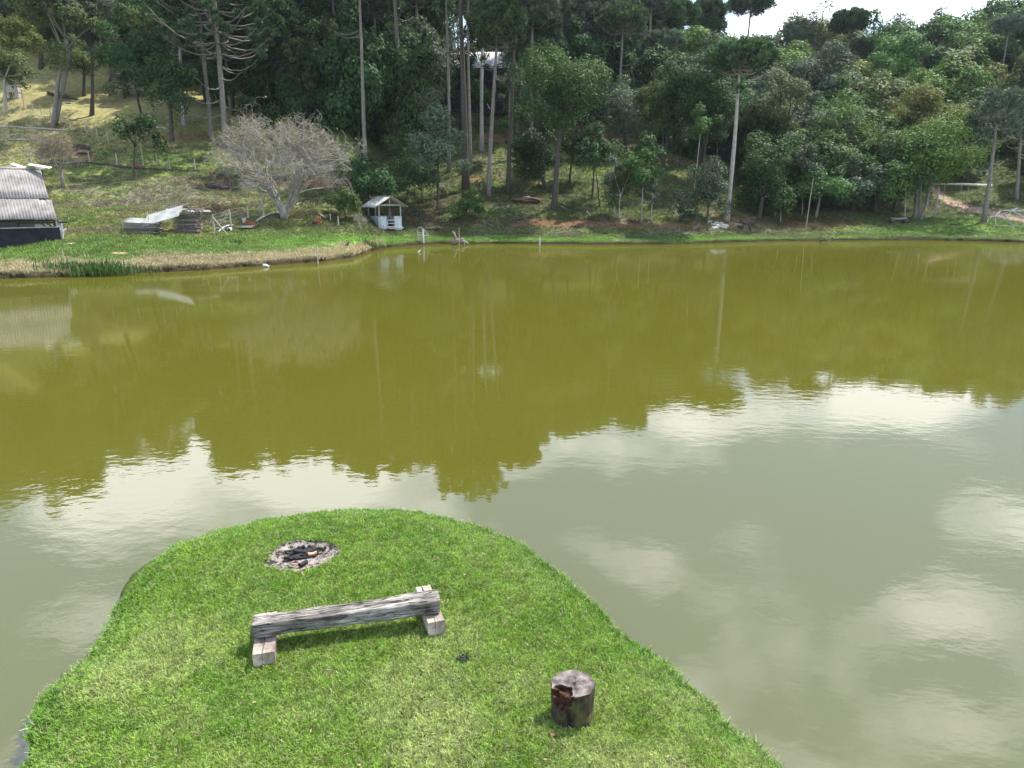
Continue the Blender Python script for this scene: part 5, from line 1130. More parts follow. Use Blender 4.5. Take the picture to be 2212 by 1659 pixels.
    MB().box((-.15, .1, .65), (.45, .06, 1.3), Matrix.Rotation(.12, 3, 'Y')).build('board', CONC, tt); MB().box((.12, -.1, .45), (.35, .05, .5), Matrix.Rotation(.4, 3, 'Y')).build('board', WHITE, tt)
    MB().bar((.1, -.15, .3), (.55, -.2, .75), .06).build('slat', WHITE, tt); MB().bar((.1, -.2, .7), (.5, -.3, .7), .05).build('slat', WHITE, tt); MB().bar((.2, -.2, .05), (.3, -.2, .6), .05).build('slat', WHITE, tt)
    MB().bar((-.3, 0, 1.2), (-.32, 0, 2.6), .05).build('stake', POSTM, tt)
    g = hit(143, 528); V, Fc = rough_beam(.95, .7, .1, 12, 5, .02, 5); mb = MB(); mb.add(V, Fc); o = mb.build('stone_slab', simple('sand_slab', (.36, .28, .18), (.55, .45, .32), 6), None, True); o.location = g; tag(o, 'tan flat slab on the ground at the right end of the left shed', 'slab')
build_big_shed()

# ------------------------------------------------------------------ stacked boards with sheets across
def plank(parent, c, l, w, th, a, m, nm='plank', tilt=0):
    mb = MB(); mb.box((0, 0, 0), (l, w, th), None, .008); o = mb.build(nm, m, parent); o.location = c; o.rotation_euler = (0, tilt, a); return o
def build_piles():
    rd = random.Random(6)
    g1 = hit(311, 503); g2 = hit(405, 502); base = (g1 + g2) / 2; gz = min(g1.z, g2.z) - .05
    m1 = simple('board_dark', (.075, .065, .055), (.24, .21, .18), 6, stretch=(1, 9, 9)); m2 = simple('board_brown', (.13, .085, .06), (.30, .22, .16), 6, stretch=(1, 9, 9))
    for (g, u0, u1, v0, lab, sd) in ((g1, 278, 347, 478, 'low stack of grey sawn boards on the left bank', 0), (g2, 383, 433, 458, 'tall stack of grey sawn boards right of the low one', 1)):
        W = (u1 - u0) * PX(g.y, 490); hgt = (502 - v0) * PX(g.y, 490); cx = PY((u0 + u1) / 2, 500, g.y).x; b = Vector((cx, g.y, g.z - .08))
        t = empty('board_stack', b, lab, 'board stack'); n = int(hgt / .098)
        for k in range(n):
            for r in range(3):
                plank(t, (rd.gauss(0, .07), -.45 + r * .42 + rd.gauss(0, .03), .08 + k * .098), W * rd.uniform(.86, 1.04), .36, .062, rd.gauss(0, .03), rd.choice((m1, m1, m2, WOODGREY)), tilt=rd.gauss(0, .008))
        if sd == 0: A = b + Vector((0, 0, hgt))
        else: B = b + Vector((0, 0, hgt)); WB = W
    # corrugated cover on the low stack
    c = MB(); V, Fc = corr(1.1, 2.6, .177, .026, 1, 6); c.add(V, Fc); o = c.build('corrugated_sheet', FIBRE2, None, True); o.matrix_basis = frame_from(A + Vector((.1, -.1, .10)), (0, .97, .25), (1, 0, -.06)); tag(o, 'pale corrugated sheet lying on the low board stack', 'roof sheet')
    c = MB(); c.box((0, 0, 0), (1.5, .5, .04)); o = c.build('dark_sheet', DARKW); o.location = A + Vector((-.4, .5, .17)); o.rotation_euler = (.1, 0, .1); tag(o, 'dark sheet behind the pale one on the low board stack', 'sheet')
    # slanting long sheets between the stacks
    for k in range(3):
        p = PY(316, 481, g1.y) + Vector((0, -.5 + k * .33, .26 * k - .12)); q = PY(393, 459, g1.y) + Vector((0, -.5 + k * .33, .26 * k - .12)); c = MB(); c.bar(p, q, .40, .03, Vector((0, -.62, .8))); o = c.build('long_board', FIBRE2)
        tag(o, ('front', 'middle', 'rear')[k] + ' one of three pale boards slanting between the two board stacks', 'board', 'slanting pale boards')
    # loose sheets and boards on the tall stack
    t = empty('board_cover', B + Vector((.1, 0, .12)), 'splayed cover of pale short boards on top of the tall stack', 'boards')
    for k in range(9):
        a = 1.15 + rd.gauss(0, .07); plank(t, (-.9 + k * .25, rd.gauss(0, .06), .06 + rd.gauss(0, .015) - .012 * k), 1.5, .2, .03, a, WOODGREY if k % 3 else FIBRE2, tilt=.0).rotation_euler = (.55, 0, a)
    for k in range(6):
        plank(t, (-.2 + rd.gauss(0, .5), -.25 + rd.gauss(0, .1), .20 + .03 * k), 2.1, .12, .04, -.35 + rd.gauss(0, .15), m2 if k % 2 else WOODGREY)
    for k in range(5): plank(t, (.75 + rd.gauss(0, .15), rd.gauss(0, .2), .05 + .025 * k), 1.3, .13, .03, rd.gauss(0, .12), WOODGREY)
    for (u, v0, v1, lab) in ((268, 478, 505, 'short stake at the left end of the low board stack'), (326, 456, 507, 'tall stake in front of the low board stack'), (398, 472, 504, 'stake in front of the tall board stack')):
        g = hit(u, v1); h = PY(u, v0, g.y).z - g.z; mb = MB(); mb.tube([(0, 0, -.3), (.0, 0, h / 2), (-.03, 0, h)], [.04, .035, .03], 6); o = mb.build('stake', POSTM); o.location = g; tag(o, lab, 'stake')
build_piles()

# ------------------------------------------------------------------ small shed
def build_small_shed():
    near = hit(820, 494); Y = near.y; z0 = near.z; yaw = R(33)       # near corner; gable side runs right, long side runs left/back
    t = empty('small_shed', (near.x, Y, z0), 'small whitewashed open-sided shed with a pale corrugated gable roof', 'shed', None, yaw * 0)
    g = Vector((math.cos(R(12)), math.sin(R(12)), 0)); s = Vector((-math.cos(R(42)), math.sin(R(42)), 0)) ; s = Vector((-g.y, g.x, 0)); 
    # orthogonal footprint: g along the gable, s going back; rotate so both faces show as in the view
    a0 = R(38); g = Vector((math.cos(a0), math.sin(a0), 0)); s = Vector((-math.sin(a0), math.cos(a0), 0))
    GW = 42 * PX(Y, 480) / g.x; SW = 31 * PX(Y, 480) / -s.x; wh = 25 * PX(Y, 480); ez = 49 * PX(Y, 460); rz = 67 * PX(Y, 440)
    def P(a, b, z): return g * a + s * b + Vector((0, 0, z))
    blue = simple('shed_wall_grey', (.34, .38, .42), (.55, .60, .64), 2.4, bump=.2)
    def wall(a0_, b0, a1, b1, nm, m=blue, z1=None):
        p = P(a0_, b0, 0); q = P(a1, b1, 0); h = z1 or wh; MB().bar(p + Vector((0, 0, h / 2 - .1)), q + Vector((0, 0, h / 2 - .1)), .14, h + .2).build(nm, m, t)
    MB().box((0, 0, 0), (GW + .3, SW + .3, .12), rotz(a0)).build('floor_slab', CONC, t).location = P(GW / 2, SW / 2, .0)
    wall(.0, .0, .0, SW, 'side_wall'); wall(.072, 0, GW * .32, 0, 'front_wall', CONC); wall(GW * .68, 0, GW - .072, 0, 'front_wall', CONC); wall(GW, 0, GW, SW, 'side_wall'); wall(.072, SW, GW - .072, SW, 'back_wall', simple('back_wall_grey', (.2, .23, .27), (.34, .38, .42), 3))
    for (a, b) in ((.02, .02), (GW - .02, .02), (.02, SW - .02), (GW - .02, SW - .02), (GW * .32, SW * .98)):
        MB().box(P(a, b, (wh + ez) / 2 - .04), (.11, .11, ez - wh + .04), rotz(a0)).build('post', POSTM, t)
    MB().bar(P(-.1, 0, ez), P(GW + .1, 0, ez), .1, .12).build('tie_beam', POSTM, t); MB().bar(P(-.1, SW, ez), P(GW + .1, SW, ez), .1, .12).build('tie_beam', POSTM, t)
    MB().box(P(GW / 2, .0, (ez + rz) / 2), (.09, .09, rz - ez - .1), rotz(a0)).build('king_post', POSTM, t)
    for b in (.0, SW):
        MB().bar(P(-.35, b, ez - .12), P(GW / 2, b, rz - .05), .08, .1).build('rafter', POSTM, t); MB().bar(P(GW + .35, b, ez - .12), P(GW / 2, b, rz - .05), .08, .1).build('rafter', POSTM, t)
    MB().bar(P(.0, 0, ez + .0), P(.0, SW, ez + .0), .1).build('wall_plate', POSTM, t); MB().bar(P(GW, 0, ez), P(GW, SW, ez), .1).build('wall_plate', POSTM, t)
    ov = .55; Lr = SW + 2 * .45
    for sd in (0, 1):
        e = P(-ov if sd == 0 else GW + ov, SW / 2, ez - .22); r_ = P(GW / 2, SW / 2, rz); yd = (r_ - e); ln = yd.length; yd.normalize(); xd = s if sd else -s; n = 3
        for k in range(n):
            V, Fc = corr(Lr / n + .05, ln + .08, .177, .022, k, 4); mb = MB(); mb.add(V, Fc); o = mb.build('roof_sheet', FIBRE2, t, True)
            c = (e + r_) / 2 + s * (-Lr / 2 + Lr * (k + .5) / n); zn = xd.cross(yd).normalized(); c = c + zn * (.03 + (k % 2) * .014) * (1 if zn.z > 0 else -1); o.matrix_basis = frame_from(c, xd, yd)
            if sd == 0 and k == 1:
                mb = MB(); mb.add([(-.10, -.30, .035), (.02, -.10, .035), (.10, .22, .035), (.16, .30, .035), (.02, .10, .035), (-.02, -.12, .035)], [(0, 1, 2, 3, 4, 5)]); q = mb.build('roof_tear', DARKW, o)
    MB().bar(P(GW / 2, -.5, rz + .04), P(GW / 2, SW + .5, rz + .04), .2, .05).build('ridge_cap', FIBRE2, t)
    # rail gate in the doorway, white box on the post
    q = MB(); 
    for z in (.15, .45, .75): q.tube([P(GW * .33, -.16, z), P(GW * .70, -.22, z)], .025, 6)
    for f in (.33, .7): q.tube([P(GW * f, -.18, -.05), P(GW * f, -.18, .8)], .03, 6)
    q.build('doorway_rail', WHITE, t)
    MB().box(P(.05, SW * .4, wh + .95), (.15, .15, .35), rotz(a0)).build('wall_box', WHITE, t)
    st = P(GW * .5, -.35, -.01); MB().box(st, (1.0, .5, .1), rotz(a0)).build('door_step', simple('step_sand', (.3, .26, .2), (.48, .43, .36), 5), t)
    g_ = hit(829, 505); mb = MB(); mb.tube([(0, 0, -.2), (0, 0, .75)], .03, 6); o = mb.build('stake', POSTM); o.location = g_; tag(o, 'short stake in the grass in front of the small shed', 'stake')
build_small_shed()

# ------------------------------------------------------------------ house in the forest
def build_house():
    Y = 112; p0 = PY(940, 152, Y); p1 = PY(1135, 152, Y); b = Vector(((p0.x + p1.x) / 2, Y, ground((p0.x + p1.x) / 2, Y) - .3)); W = p1.x - p0.x; eh = p0.z - b.z; t = empty('forest_house', b, 'dark house with a pale corrugated roof half hidden among the trunks', 'house')
    dk = simple('dark_house_wall', (.022, .018, .02), (.05, .042, .042), 3)
    MB().box((0, 3, eh / 2), (W * .94, 6, eh)).build('wall', dk, t)
    for k in range(7): MB().box((-W * .42 + k * W * .14, -1.7, eh / 2), (.18, .18, eh)).build('porch_post', DARKW, t)
    MB().box((0, -.9, .15), (W * .94, 1.75, .3)).build('porch_floor', DARKW, t)
    for k in (-.3, -.08, .14, .34): 
        f = MB().box((k * W, -.03, eh * .42), (1.3, .06, 1.5)).build('window', simple('window_frame_dark', (.1, .08, .07), (.16, .13, .11), 4), t)
        MB().box((k * W, -.07, eh * .42), (1.1, .03, 1.3)).build('pane', simple('dull_glass', (.01, .012, .015), (.03, .035, .04), 3, rough=.15), f)
    MB().box((.04 * W * .5 + 1.6, -.04, 1.1), (1.0, .08, 2.1)).build('door', simple('door_brown', (.08, .045, .03), (.14, .08, .05), 5), t)
    rt = PY(0, 112, Y + 3).z - b.z; yd = Vector((0, 5.2, rt - eh)); n = 12
    for k in range(n):
        V, Fc = corr(W * 1.04 / n + .06, yd.length, .3, .035, k, 3); mb = MB(); mb.add(V, Fc); o = mb.build('roof_sheet', simple('pale_roof_sheet', (.62, .62, .6), (.8, .8, .78), 2) if k == 0 else ROOFM[0], t, True) if False else mb.build('roof_sheet', ROOF2, t, True)
        o.matrix_basis = frame_from(Vector((-W * .52 + W * 1.04 * (k + .5) / n, -2.1 + 2.6, (eh + rt) / 2 + .012 * (k % 2))), (1, 0, 0), yd)
        V, Fc = corr(W * 1.04 / n + .06, yd.length, .3, .035, k, 3); mb = MB(); mb.add(V, Fc); o = mb.build('roof_sheet', ROOF2, t, True)
        o.matrix_basis = frame_from(Vector((-W * .52 + W * 1.04 * (k + .5) / n, 3.1 + 2.6, (eh + rt) / 2 + .012 * (k % 2))), (1, 0, 0), (0, 5.2, -(rt - eh)))
ROOF2 = simple('pale_roof_sheet', (.36, .36, .35), (.55, .55, .54), 2)  # pale grey of the corrugated house roof itself
build_house()

# ------------------------------------------------------------------ fences
def fence(name, posts, label, wires=(.35, .7, 1.0), rail=None, braces=(), wm=None, r=.055):
    pts = []
    for (u, v0, v1) in posts:
        g = hit(u, v1); h = PY(u, v0, g.y).z - g.z; pts.append((g, max(h, .6)))
    t = empty(name, pts[0][0], label, 'fence'); o0 = pts[0][0]
    for g, h in pts:
        mb = MB(); dx = random.gauss(0, .03); mb.tube([g - o0 - Vector((0, 0, .25)), g - o0 + Vector((dx / 2, 0, h / 2)), g - o0 + Vector((dx, 0, h))], [r, r * .95, r * .9], 7); mb.build('post', POSTM, t)
    wm = wm or simple('fence_wire', (.14, .13, .12), (.3, .29, .27), 4)
    for wz in wires:
        mb = MB()
        for (a, h1), (b, h2) in zip(pts, pts[1:]):
            n = 8; P = []
            for k in range(n + 1):
                q = a.lerp(b, k / n); P.append(Vector((q.x, q.y, max(a.z + (b.z - a.z) * k / n + wz * (h1 + (h2 - h1) * k / n) - .04 * math.sin(math.pi * k / n), ground(q.x, q.y) + .1))) - o0)
            mb.tube(P, .009, 3, False)
        mb.build('wire', wm, t)
    for (i, dx) in braces:
        g, h = pts[i]; b = g + Vector((dx, 0, 0)); b.z = ground(b.x, b.y); MB().tube([g - o0 + Vector((0, 0, h * .85)), b - o0], [.05, .05], 6).build('brace', POSTM, t)
    return t, pts
fence('post_fence', [(0, 178, 205), (31, 196, 222), (52, 195, 231), (71, 217, 240), (90, 224, 249), (111, 234, 260), (133, 246, 272), (153, 253, 283)], 'upper wire fence on wooden posts climbing left past the trough', braces=((7, -1.0),))
fence('post_fence', [(187, 263, 288), (211, 274, 302), (235, 286, 312), (250, 287, 296)], 'short run of wire fence descending right of the slope gate', braces=((0, .9),))
t_, p_ = fence('post_fence', [(0, 322, 343), (66, 312, 348), (195, 327, 356), (254, 331, 362), (311, 317, 366), (340, 330, 357), (368, 341, 370), (422, 342, 370)], 'lower wire fence across the meadow behind the left shed', braces=((6, -1.0),))
# dark kerb board along the foot of the lower fence
mb = MB()
P = [hit(u, v) for u, v in ((110, 349), (150, 351), (220, 358), (300, 367), (370, 371), (430, 374))]
for a, b in zip(P, P[1:]): mb.bar(a + Vector((0, 0, .08)), b + Vector((0, 0, .08)), .12, .26)
o = mb.build('kerb_board', DARKW); tag(o, 'dark board edging running along the foot of the lower fence', 'edging')
g0 = hit(153, 283); g1 = hit(187, 288); t = empty('wire_gate', g0, 'closed wire mesh gate in the fence below the twin-trunked tree', 'gate'); d = g1 - g0; mb = MB()
for k in range(9): mb.tube([d * (k / 8) + Vector((0, 0, .1)), d * (k / 8) + Vector((0, 0, 1.25))], .01, 3)
mb.build('mesh', simple('gate_wire', (.1, .1, .09), (.2, .2, .18), 4), t)
for z in (.1, 1.27): MB().bar(Vector((0, 0, z)), d + Vector((0, 0, z)), .05).build('rail', DARKW, t)
# small yard fence near the bare tree
fence('yard_fence', [(463, 463, 501), (500, 452, 492), (537, 443, 476), (570, 433, 470), (601, 433, 459)], 'leaning wire fence of pale posts left of the bare tree', wires=(.2, .4, .6, .8, .97), braces=((0, 1.0), (1, -1.0)), r=.07)
fence('stub_fence', [(678, 436, 453), (714, 461, 478), (731, 467, 489)], 'three short grey posts in the shade left of the small shed', wires=())
def log_(name, a, b, r, m, lab, cat, r2=None, seed=1, bend=.04):
    p = hit(*a); q = hit(*b); rd = random.Random(seed); P = [x + Vector((0, 0, r * .8)) for x in limb_path(p, q, 7, bend, rd)]
    for x in P: x.z = max(x.z, ground(x.x, x.y) + r * .6)
    o0 = p.copy(); mb = MB(); mb.tube([x - o0 for x in P], [r + (((r2 if r2 else r) - r) * i / 6) for i in range(7)], 8); o = mb.build(name, m, None, True); o.location = o0; tag(o, lab, cat); return o
log_('log', (-5, 277), (152, 285), .13, POSTM, 'long pale pole lying across the slope below the upper fence', 'log', .07)
log_('log', (20, 303), (66, 306), .10, STONE, 'short pale log lying on the bare patch left of the small leafless tree', 'log')
log_('log', (105, 205), (168, 218), .22, DARKW, 'dark fallen trunk on the upper slope behind the twin-trunked tree', 'log', .1, 4)
log_('log', (125, 202), (150, 214), .18, BARKD, 'second shorter dark trunk lying over the fallen one', 'log', .12, 5)
log_('log', (12, 161), (36, 172), .16, DARKW, 'dark log high on the slope at the left edge', 'log')
log_('log', (338, 278), (362, 281), .08, STONE, 'thin pale stick lying right of the ivy-clad tree', 'log')
log_('fallen_branch', (1188, 428), (1253, 458), .10, DARKW, 'long dark fallen branch curving below the big round tree', 'branch', .05, 3, .1)
log_('fallen_branch', (1200, 430), (1236, 418), .07, DARKW, 'thin dark fallen branch pointing up from the foot of the big round tree', 'branch', .03)
log_('fallen_branch', (1268, 458), (1276, 468), .07, STONE, 'short pale stub of branch right of the long dark one', 'branch', .04)
log_('fallen_branch', (1212, 447), (1226, 455), .05, STONE, 'thin pale twig left of the long dark fallen branch', 'branch', .03)
log_('fallen_branch', (1072, 444), (1094, 444), .06, DARKW, 'dark stick lying on the bank right of the rounded shrub', 'branch')
log_('pole', (553, 482), (602, 462), .09, POSTM, 'board rail lying along the ground beneath the bare tree', 'rail')
log_('pole', (688, 464), (703, 474), .07, POSTM, 'pale plank lying in the shade between tree and shed', 'plank')
log_('pole', (640, 445), (652, 440), .06, STONE, 'thin pale stick beside the bole of the bare tree', 'stick')
g = hit(556, 458); mb = MB(); mb.tube([(0, 0, 0), PY(584, 398, g.y + .5) - g], [.09, .07], 7); o = mb.build('prop_pole', POSTM); o.location = g; tag(o, 'grey pole leaning up into the left side of the bare tree', 'pole')
# concrete trough on legs, bee-box like
g = hit(31, 213); t = empty('concrete_trough', g, 'pale concrete trough on two legs at the top left of the slope', 'trough'); w_ = 30 * PX(g.y, 200)
MB().box((0, 0, 1.05), (w_, .8, .75)).build('basin', STONE, t); MB().box((0, 0, 1.48), (w_ + .16, .92, .1)).build('lid', FIBRE2, t)
for s_ in (-1, 1): MB().box((s_ * w_ * .33, 0, .3), (w_ * .26, .7, .76)).build('leg', STONE, t)
g = hit(145, 224); mb = MB(); mb.box((0, 0, .05), (1.1, .4, .06)); o = mb.build('slab', WHITE); o.location = g; tag(o, 'small white board lying on the slope between two trees', 'board')
# brick piles
def bricks(px, n, lab, m, s=.2, nx=4, seed=1, cat='bricks'):
    g = hit(*px); t = empty('brick_pile', g, lab, cat); rd = random.Random(seed)
    for k in range(n):
        mb = MB(); mb.box((0, 0, 0), (s * 1.9, s * .9, s * .8), None, .01); o = mb.build('brick', m, t); i = k % nx; j = k // nx
        o.location = ((i - nx / 2 + .5 * (j % 2)) * s * 2 + rd.gauss(0, .03), rd.gauss(0, .05), s * .4 + j * s * .82); o.rotation_euler.z = rd.gauss(0, .12)
bricks((303, 366), 10, 'low pile of dull bricks at the lower fence', BRICKD, .17, 4, 2)
bricks((544, 491), 10, 'small pile of bright red bricks near the pale boards', BRICK, .16, 3, 3)
bricks((690, 489), 4, 'upright red brick blocks standing in the grass under the bare tree', BRICK, .2, 1, 4)
g = hit(682, 486); mb = MB(); mb.tube([(-.25, 0, .25), (.15, 0, .22)], .2, 10); o = mb.build('cut_log', BARKD); o.location = g; tag(o, 'dark round of wood left of the red brick blocks', 'log')
g = hit(630, 452); bricks((629, 453), 2, 'two red bricks caught beside the bole of the bare tree', BRICK, .13, 2, 5)
# flat boards, bucket, pipe
g = hit(527, 496); t = empty('pallet', g, 'grey slatted boards lying flat beside the red bricks', 'pallet')
for k in range(4): MB().box((0, -.3 + k * .24, .16 + k * .03), (1.5, .2, .04)).build('slat', FIBRE2, t)
for k in (-.6, 0, .6): MB().box((k, .05, .07), (.1, .9, .1)).build('bearer', DARKW, t)
g = hit(525, 489); mb = MB(); mb.tube([(0, 0, .12), (0, 0, .5)], [.13, .17], 14); o = mb.build('bucket', simple('bucket_grey', (.38, .38, .36), (.5, .5, .48), 3), None, False); o.location = g + Vector((0, .3, .1)); tag(o, 'grey bucket behind the slatted boards', 'bucket')
g = hit(496, 502); t = empty('drain_pipe', g, 'white pipe end with a dark mouth lying in front of the leaning fence', 'pipe')
MB().tube([(-.1, .5, .18), (.05, -.2, .17)], .15, 14).build('tube', WHITE, t, True); MB().tube([(.05, -.2, .17), (.052, -.215, .17)], .12, 14).build('mouth', CRK, t)
log_('pole', (472, 503), (503, 488), .05, WHITE, 'thin white pole lying before the leaning fence', 'pole')
log_('pole', (478, 500), (492, 497), .05, FIBRE2, 'short pale pole beside the white pipe', 'pole')
# soil mound and burrow, stones
def rock(px, s, lab, m, seed, cat='stone', name='stone', sq=.6, lift=0.0):
    g = hit(*px); me = bpy.data.meshes.new(name); bm = bmesh.new(); bmesh.ops.create_icosphere(bm, subdivisions=3, radius=1)
    for v in bm.verts:
        k = 1 + .35 * mnoise.noise(v.co * 1.3 + Vector((seed, 0, 0))) + .12 * mnoise.noise(v.co * 4 + Vector((seed, 0, 0))); v.co = Vector((v.co.x * s[0] * k, v.co.y * s[1] * k, v.co.z * s[2] * k))
    bm.to_mesh(me); bm.free(); o = link(name, me, None, m); o.location = g + Vector((0, 0, s[2] * .3 + lift)); tag(o, lab, cat); return o
rock((182, 333), (1.1, .7, .28), 'reddish mound of dug soil on the meadow', SOILM, 1, 'soil heap', 'soil_mound')
rock((174, 325), (.95, .6, .6), 'dark root clump on the dug soil mound', DARKW, 2, 'root clump', 'root_clump')
rock((476, 408), (1.6, .7, .4), 'dark scorched heap under the left branches of the bare tree', DARKW, 3, 'heap', 'debris_heap')
rock((1136, 436), (1.7, 1.0, .35), 'brown burnt brush heap on the middle bank', simple('brush', (.05, .03, .025), (.14, .08, .06), 8), 4, 'brush heap', 'brush_heap')
rock((1137, 436), (.6, .35, .4), 'whitish stone in front of the burnt brush heap', STONE, 5)
rock((1003, 300), (.9, .6, .35), 'dark ash heap on the slope between the araucarias', DARKW, 6, 'heap', 'debris_heap')
rock((1046, 268), (.8, .5, .3), 'smaller ash heap right below the house', DARKW, 7, 'heap', 'debris_heap')
rock((257, 550), (.62, .3, .08), 'flat orange-tan stone on the grass of the left bank', simple('tan_stone', (.42, .26, .15), (.55, .36, .22), 5), 8)
for k, (u, v, s) in enumerate(((1544, 496, .5), (1552, 492, .6), (1562, 494, .65), (1557, 486, .4), (1541, 488, .45), (1548, 484, .4), (1568, 490, .4), (1533, 482, .35))):
    rock((u, v), (s * .75, s * .6, s * .45), ['left front pale rock of the heap below the bushy tree', 'middle front pale rock of the heap below the bushy tree', 'largest pale rock, right front of the heap', 'small upper rock at the middle of the heap', 'left rear rock of the heap by the tree foot', 'upper left rock of the heap', 'rightmost rock of the heap by the pale trunk', 'dark-set rock at the tree foot left of the heap'][k], STONE, 20 + k)
rock((922, 508), (.1, .1, .1), 'small pebble beside the rail gate', STONE, 9)
# shore stakes and things
def stake(u, v0, v1, z, lab, r=.03, m=POSTM, lean=0):
    p = PZ(u, v1, z); h = PY(u, v0, p.y).z - z; mb = MB(); mb.tube([(0, 0, -.5), (lean * h * .5, 0, h / 2), (lean * h, 0, h)], [r, r, r * .9], 7); o = mb.build('stake', m); o.location = p; tag(o, lab, 'stake')
stake(687, 531, 571, 0, 'thin grey stake standing in the water off the straw-coloured bank', .035)
stake(992, 491, 530, 0, 'tall reddish stake at the shore by the driftwood', .045, simple('stake_red', (.3, .18, .12), (.45, .28, .2), 4))
stake(1003, 520, 530, 0, 'short stake in the water right of the driftwood', .03)
stake(1166, 513, 530, 0, 'lone white-topped post at the far waterline', .06, CONC)
g = hit(144, 573); mb = MB(); mb.tube([(0, 0, -.2), (-.12, 0, PY(139, 541, g.y).z - g.z)], .022, 6); o = mb.build('stake', POSTM); o.location = g; tag(o, 'thin leaning rod in the left bank grass', 'stake')
g = hit(1741, 491); mb = MB(); mb.tube([(0, 0, -.2), (.1, 0, 2.6), (.2, 0, 5.2)], [.05, .045, .03], 6); o = mb.build('pole', POSTM); o.location = g; tag(o, 'thin upright pale pole in front of the right wood', 'pole')
# rail gate at the waterline
g = PZ(903, 529, .0); g.z = .15; t = empty('rail_gate', g, 'weathered curved rail gate standing at the waterline', 'gate')
q = PZ(915, 529, .0) - g; q.z = 0; e = PZ(925, 526, 0) - g; e.z = 0
MB().tube([(0, 0, -.4), (0, 0, 1.1)], .05, 6).build('post', POSTM, t); MB().tube([q + Vector((0, 0, -.4)), q + Vector((0, 0, 1.25))], .08, 6).build('post', CONC, t)
for z in (.25, .5, .75, 1.0): MB().tube([Vector((0, 0, z)), q * .5 + Vector((0, 0, z - .03)), q + Vector((0, 0, z - .1))], .025, 6).build('rail', FIBRE2, t)
MB().tube([Vector((0, 0, 1.1)), Vector((.12, 0, 1.42)), q * .6 + Vector((0, 0, 1.45)), q + Vector((.1, 0, 1.2)), e + Vector((0, 0, .7)), e + Vector((.1, 0, .15))], .03, 6).build('bow_rail', FIBRE2, t, True)
MB().tube([q + Vector((0, 0, .7)), e + Vector((0, 0, .6))], .02, 5).build('rail', FIBRE2, t)
def driftwood(px, lab, seed, s=1., z=None, m=BARK, arms=None, thick=.2):
    g = hit(*px) if z is None else PZ(*px, z); rd = random.Random(seed); mb = MB()
    for P, r in arms: mb.tube([Vector(p) * s for p in P], [r * s * (1 - .5 * i / (len(P) - 1)) for i in range(len(P))], 8)
    o = mb.build('driftwood', m, None, True); o.location = g; tag(o, lab, 'driftwood'); return o
driftwood((990, 526), 'gnarled driftwood root with an upraised arm at the waterline', 1, 1, .1, BARK, [([(-.6, 0, .1), (0, 0, .25), (.6, 0, .15)], .3), ([(-.25, 0, .2), (-.3, 0, .7), (-.4, 0, .95), (-.55, 0, 1.1)], .16), ([(.2, 0, .2), (.45, 0, .5)], .2), ([(.5, 0, .1), (.95, 0, .0)], .2)])
driftwood((1612, 498), 'dark driftwood standing on pale legs like an animal', 2, 1, None, BARKD, [([(-.75, 0, .95), (-.1, 0, .7), (.5, 0, .85), (.75, 0, 1.35)], .2), ([(.2, 0, .7), (.3, -.1, .35), (.45, -.1, -.1)], .14), ([(-.2, 0, .7), (-.45, 0, .35), (-.55, 0, -.05)], .15), ([(.5, 0, .9), (.62, 0, .5), (.2, .1, .3)], .1)])
driftwood((1601, 495), 'low dark root stub left of the animal-like driftwood', 3, .6, None, BARKD, [([(-.6, 0, .2), (0, 0, .3), (.4, 0, .1)], .25)])
driftwood((2000, 2), 'x', 3, 1, None, BARKD, [([(0, 0, 0), (0, 0, .1)], .1)]) if False else None
driftwood((750, 536), 'dark wooden stub poking up from the straw-coloured bank', 5, .8, None, BARKD, [([(-.2, 0, 0), (0, 0, .25), (.2, 0, .55)], .16)])
driftwood((573, 576), 'white plastic-looking scrap at the water edge of the left bank', 6, .8, .03, WHITE, [([(-.15, 0, .1), (.05, 0, .12), (.3, 0, .02)], .12)])
driftwood((1780, 521), 'small dark stump on the far waterline before the right wood', 7, .8, .1, BARKD, [([(-.5, 0, .05), (0, 0, .2), (.5, 0, .05)], .14), ([(0, 0, .1), (.05, 0, .42)], .12)])
driftwood((905, 545), 'white bird-like float on the water near the rail gate', 8, .5, .0, WHITE, [([(-.2, 0, .05), (.1, 0, .1), (.2, 0, .4)], .1)]) 
driftwood((2063, 487), 'dark flat branch lying on the grass below the swings', 9, .9, None, DARKW, [([(-.7, 0, .1), (0, 0, .12), (.6, 0, .08)], .09)])
# heap of cut branches right of the shed
g = hit(940, 498); t = empty('branch_heap', g, 'heap of pale and dark cut branches on the bank right of the shed', 'branch heap'); rd = random.Random(8)
for k in range(16):
    a = rd.gauss(0, .5); l = rd.uniform(.5, 1.5); l *= .7; c = Vector((rd.gauss(0, .38), rd.gauss(0, .25), .08 + rd.uniform(0, .18))); d = Vector((math.cos(a), math.sin(a), rd.gauss(0, .15))) * l / 2; MB().tube([c - d, c + d], [rd.uniform(.04, .09), .03], 6).build('branch', rd.choice((BARKD, BARKD, BARK)), t)
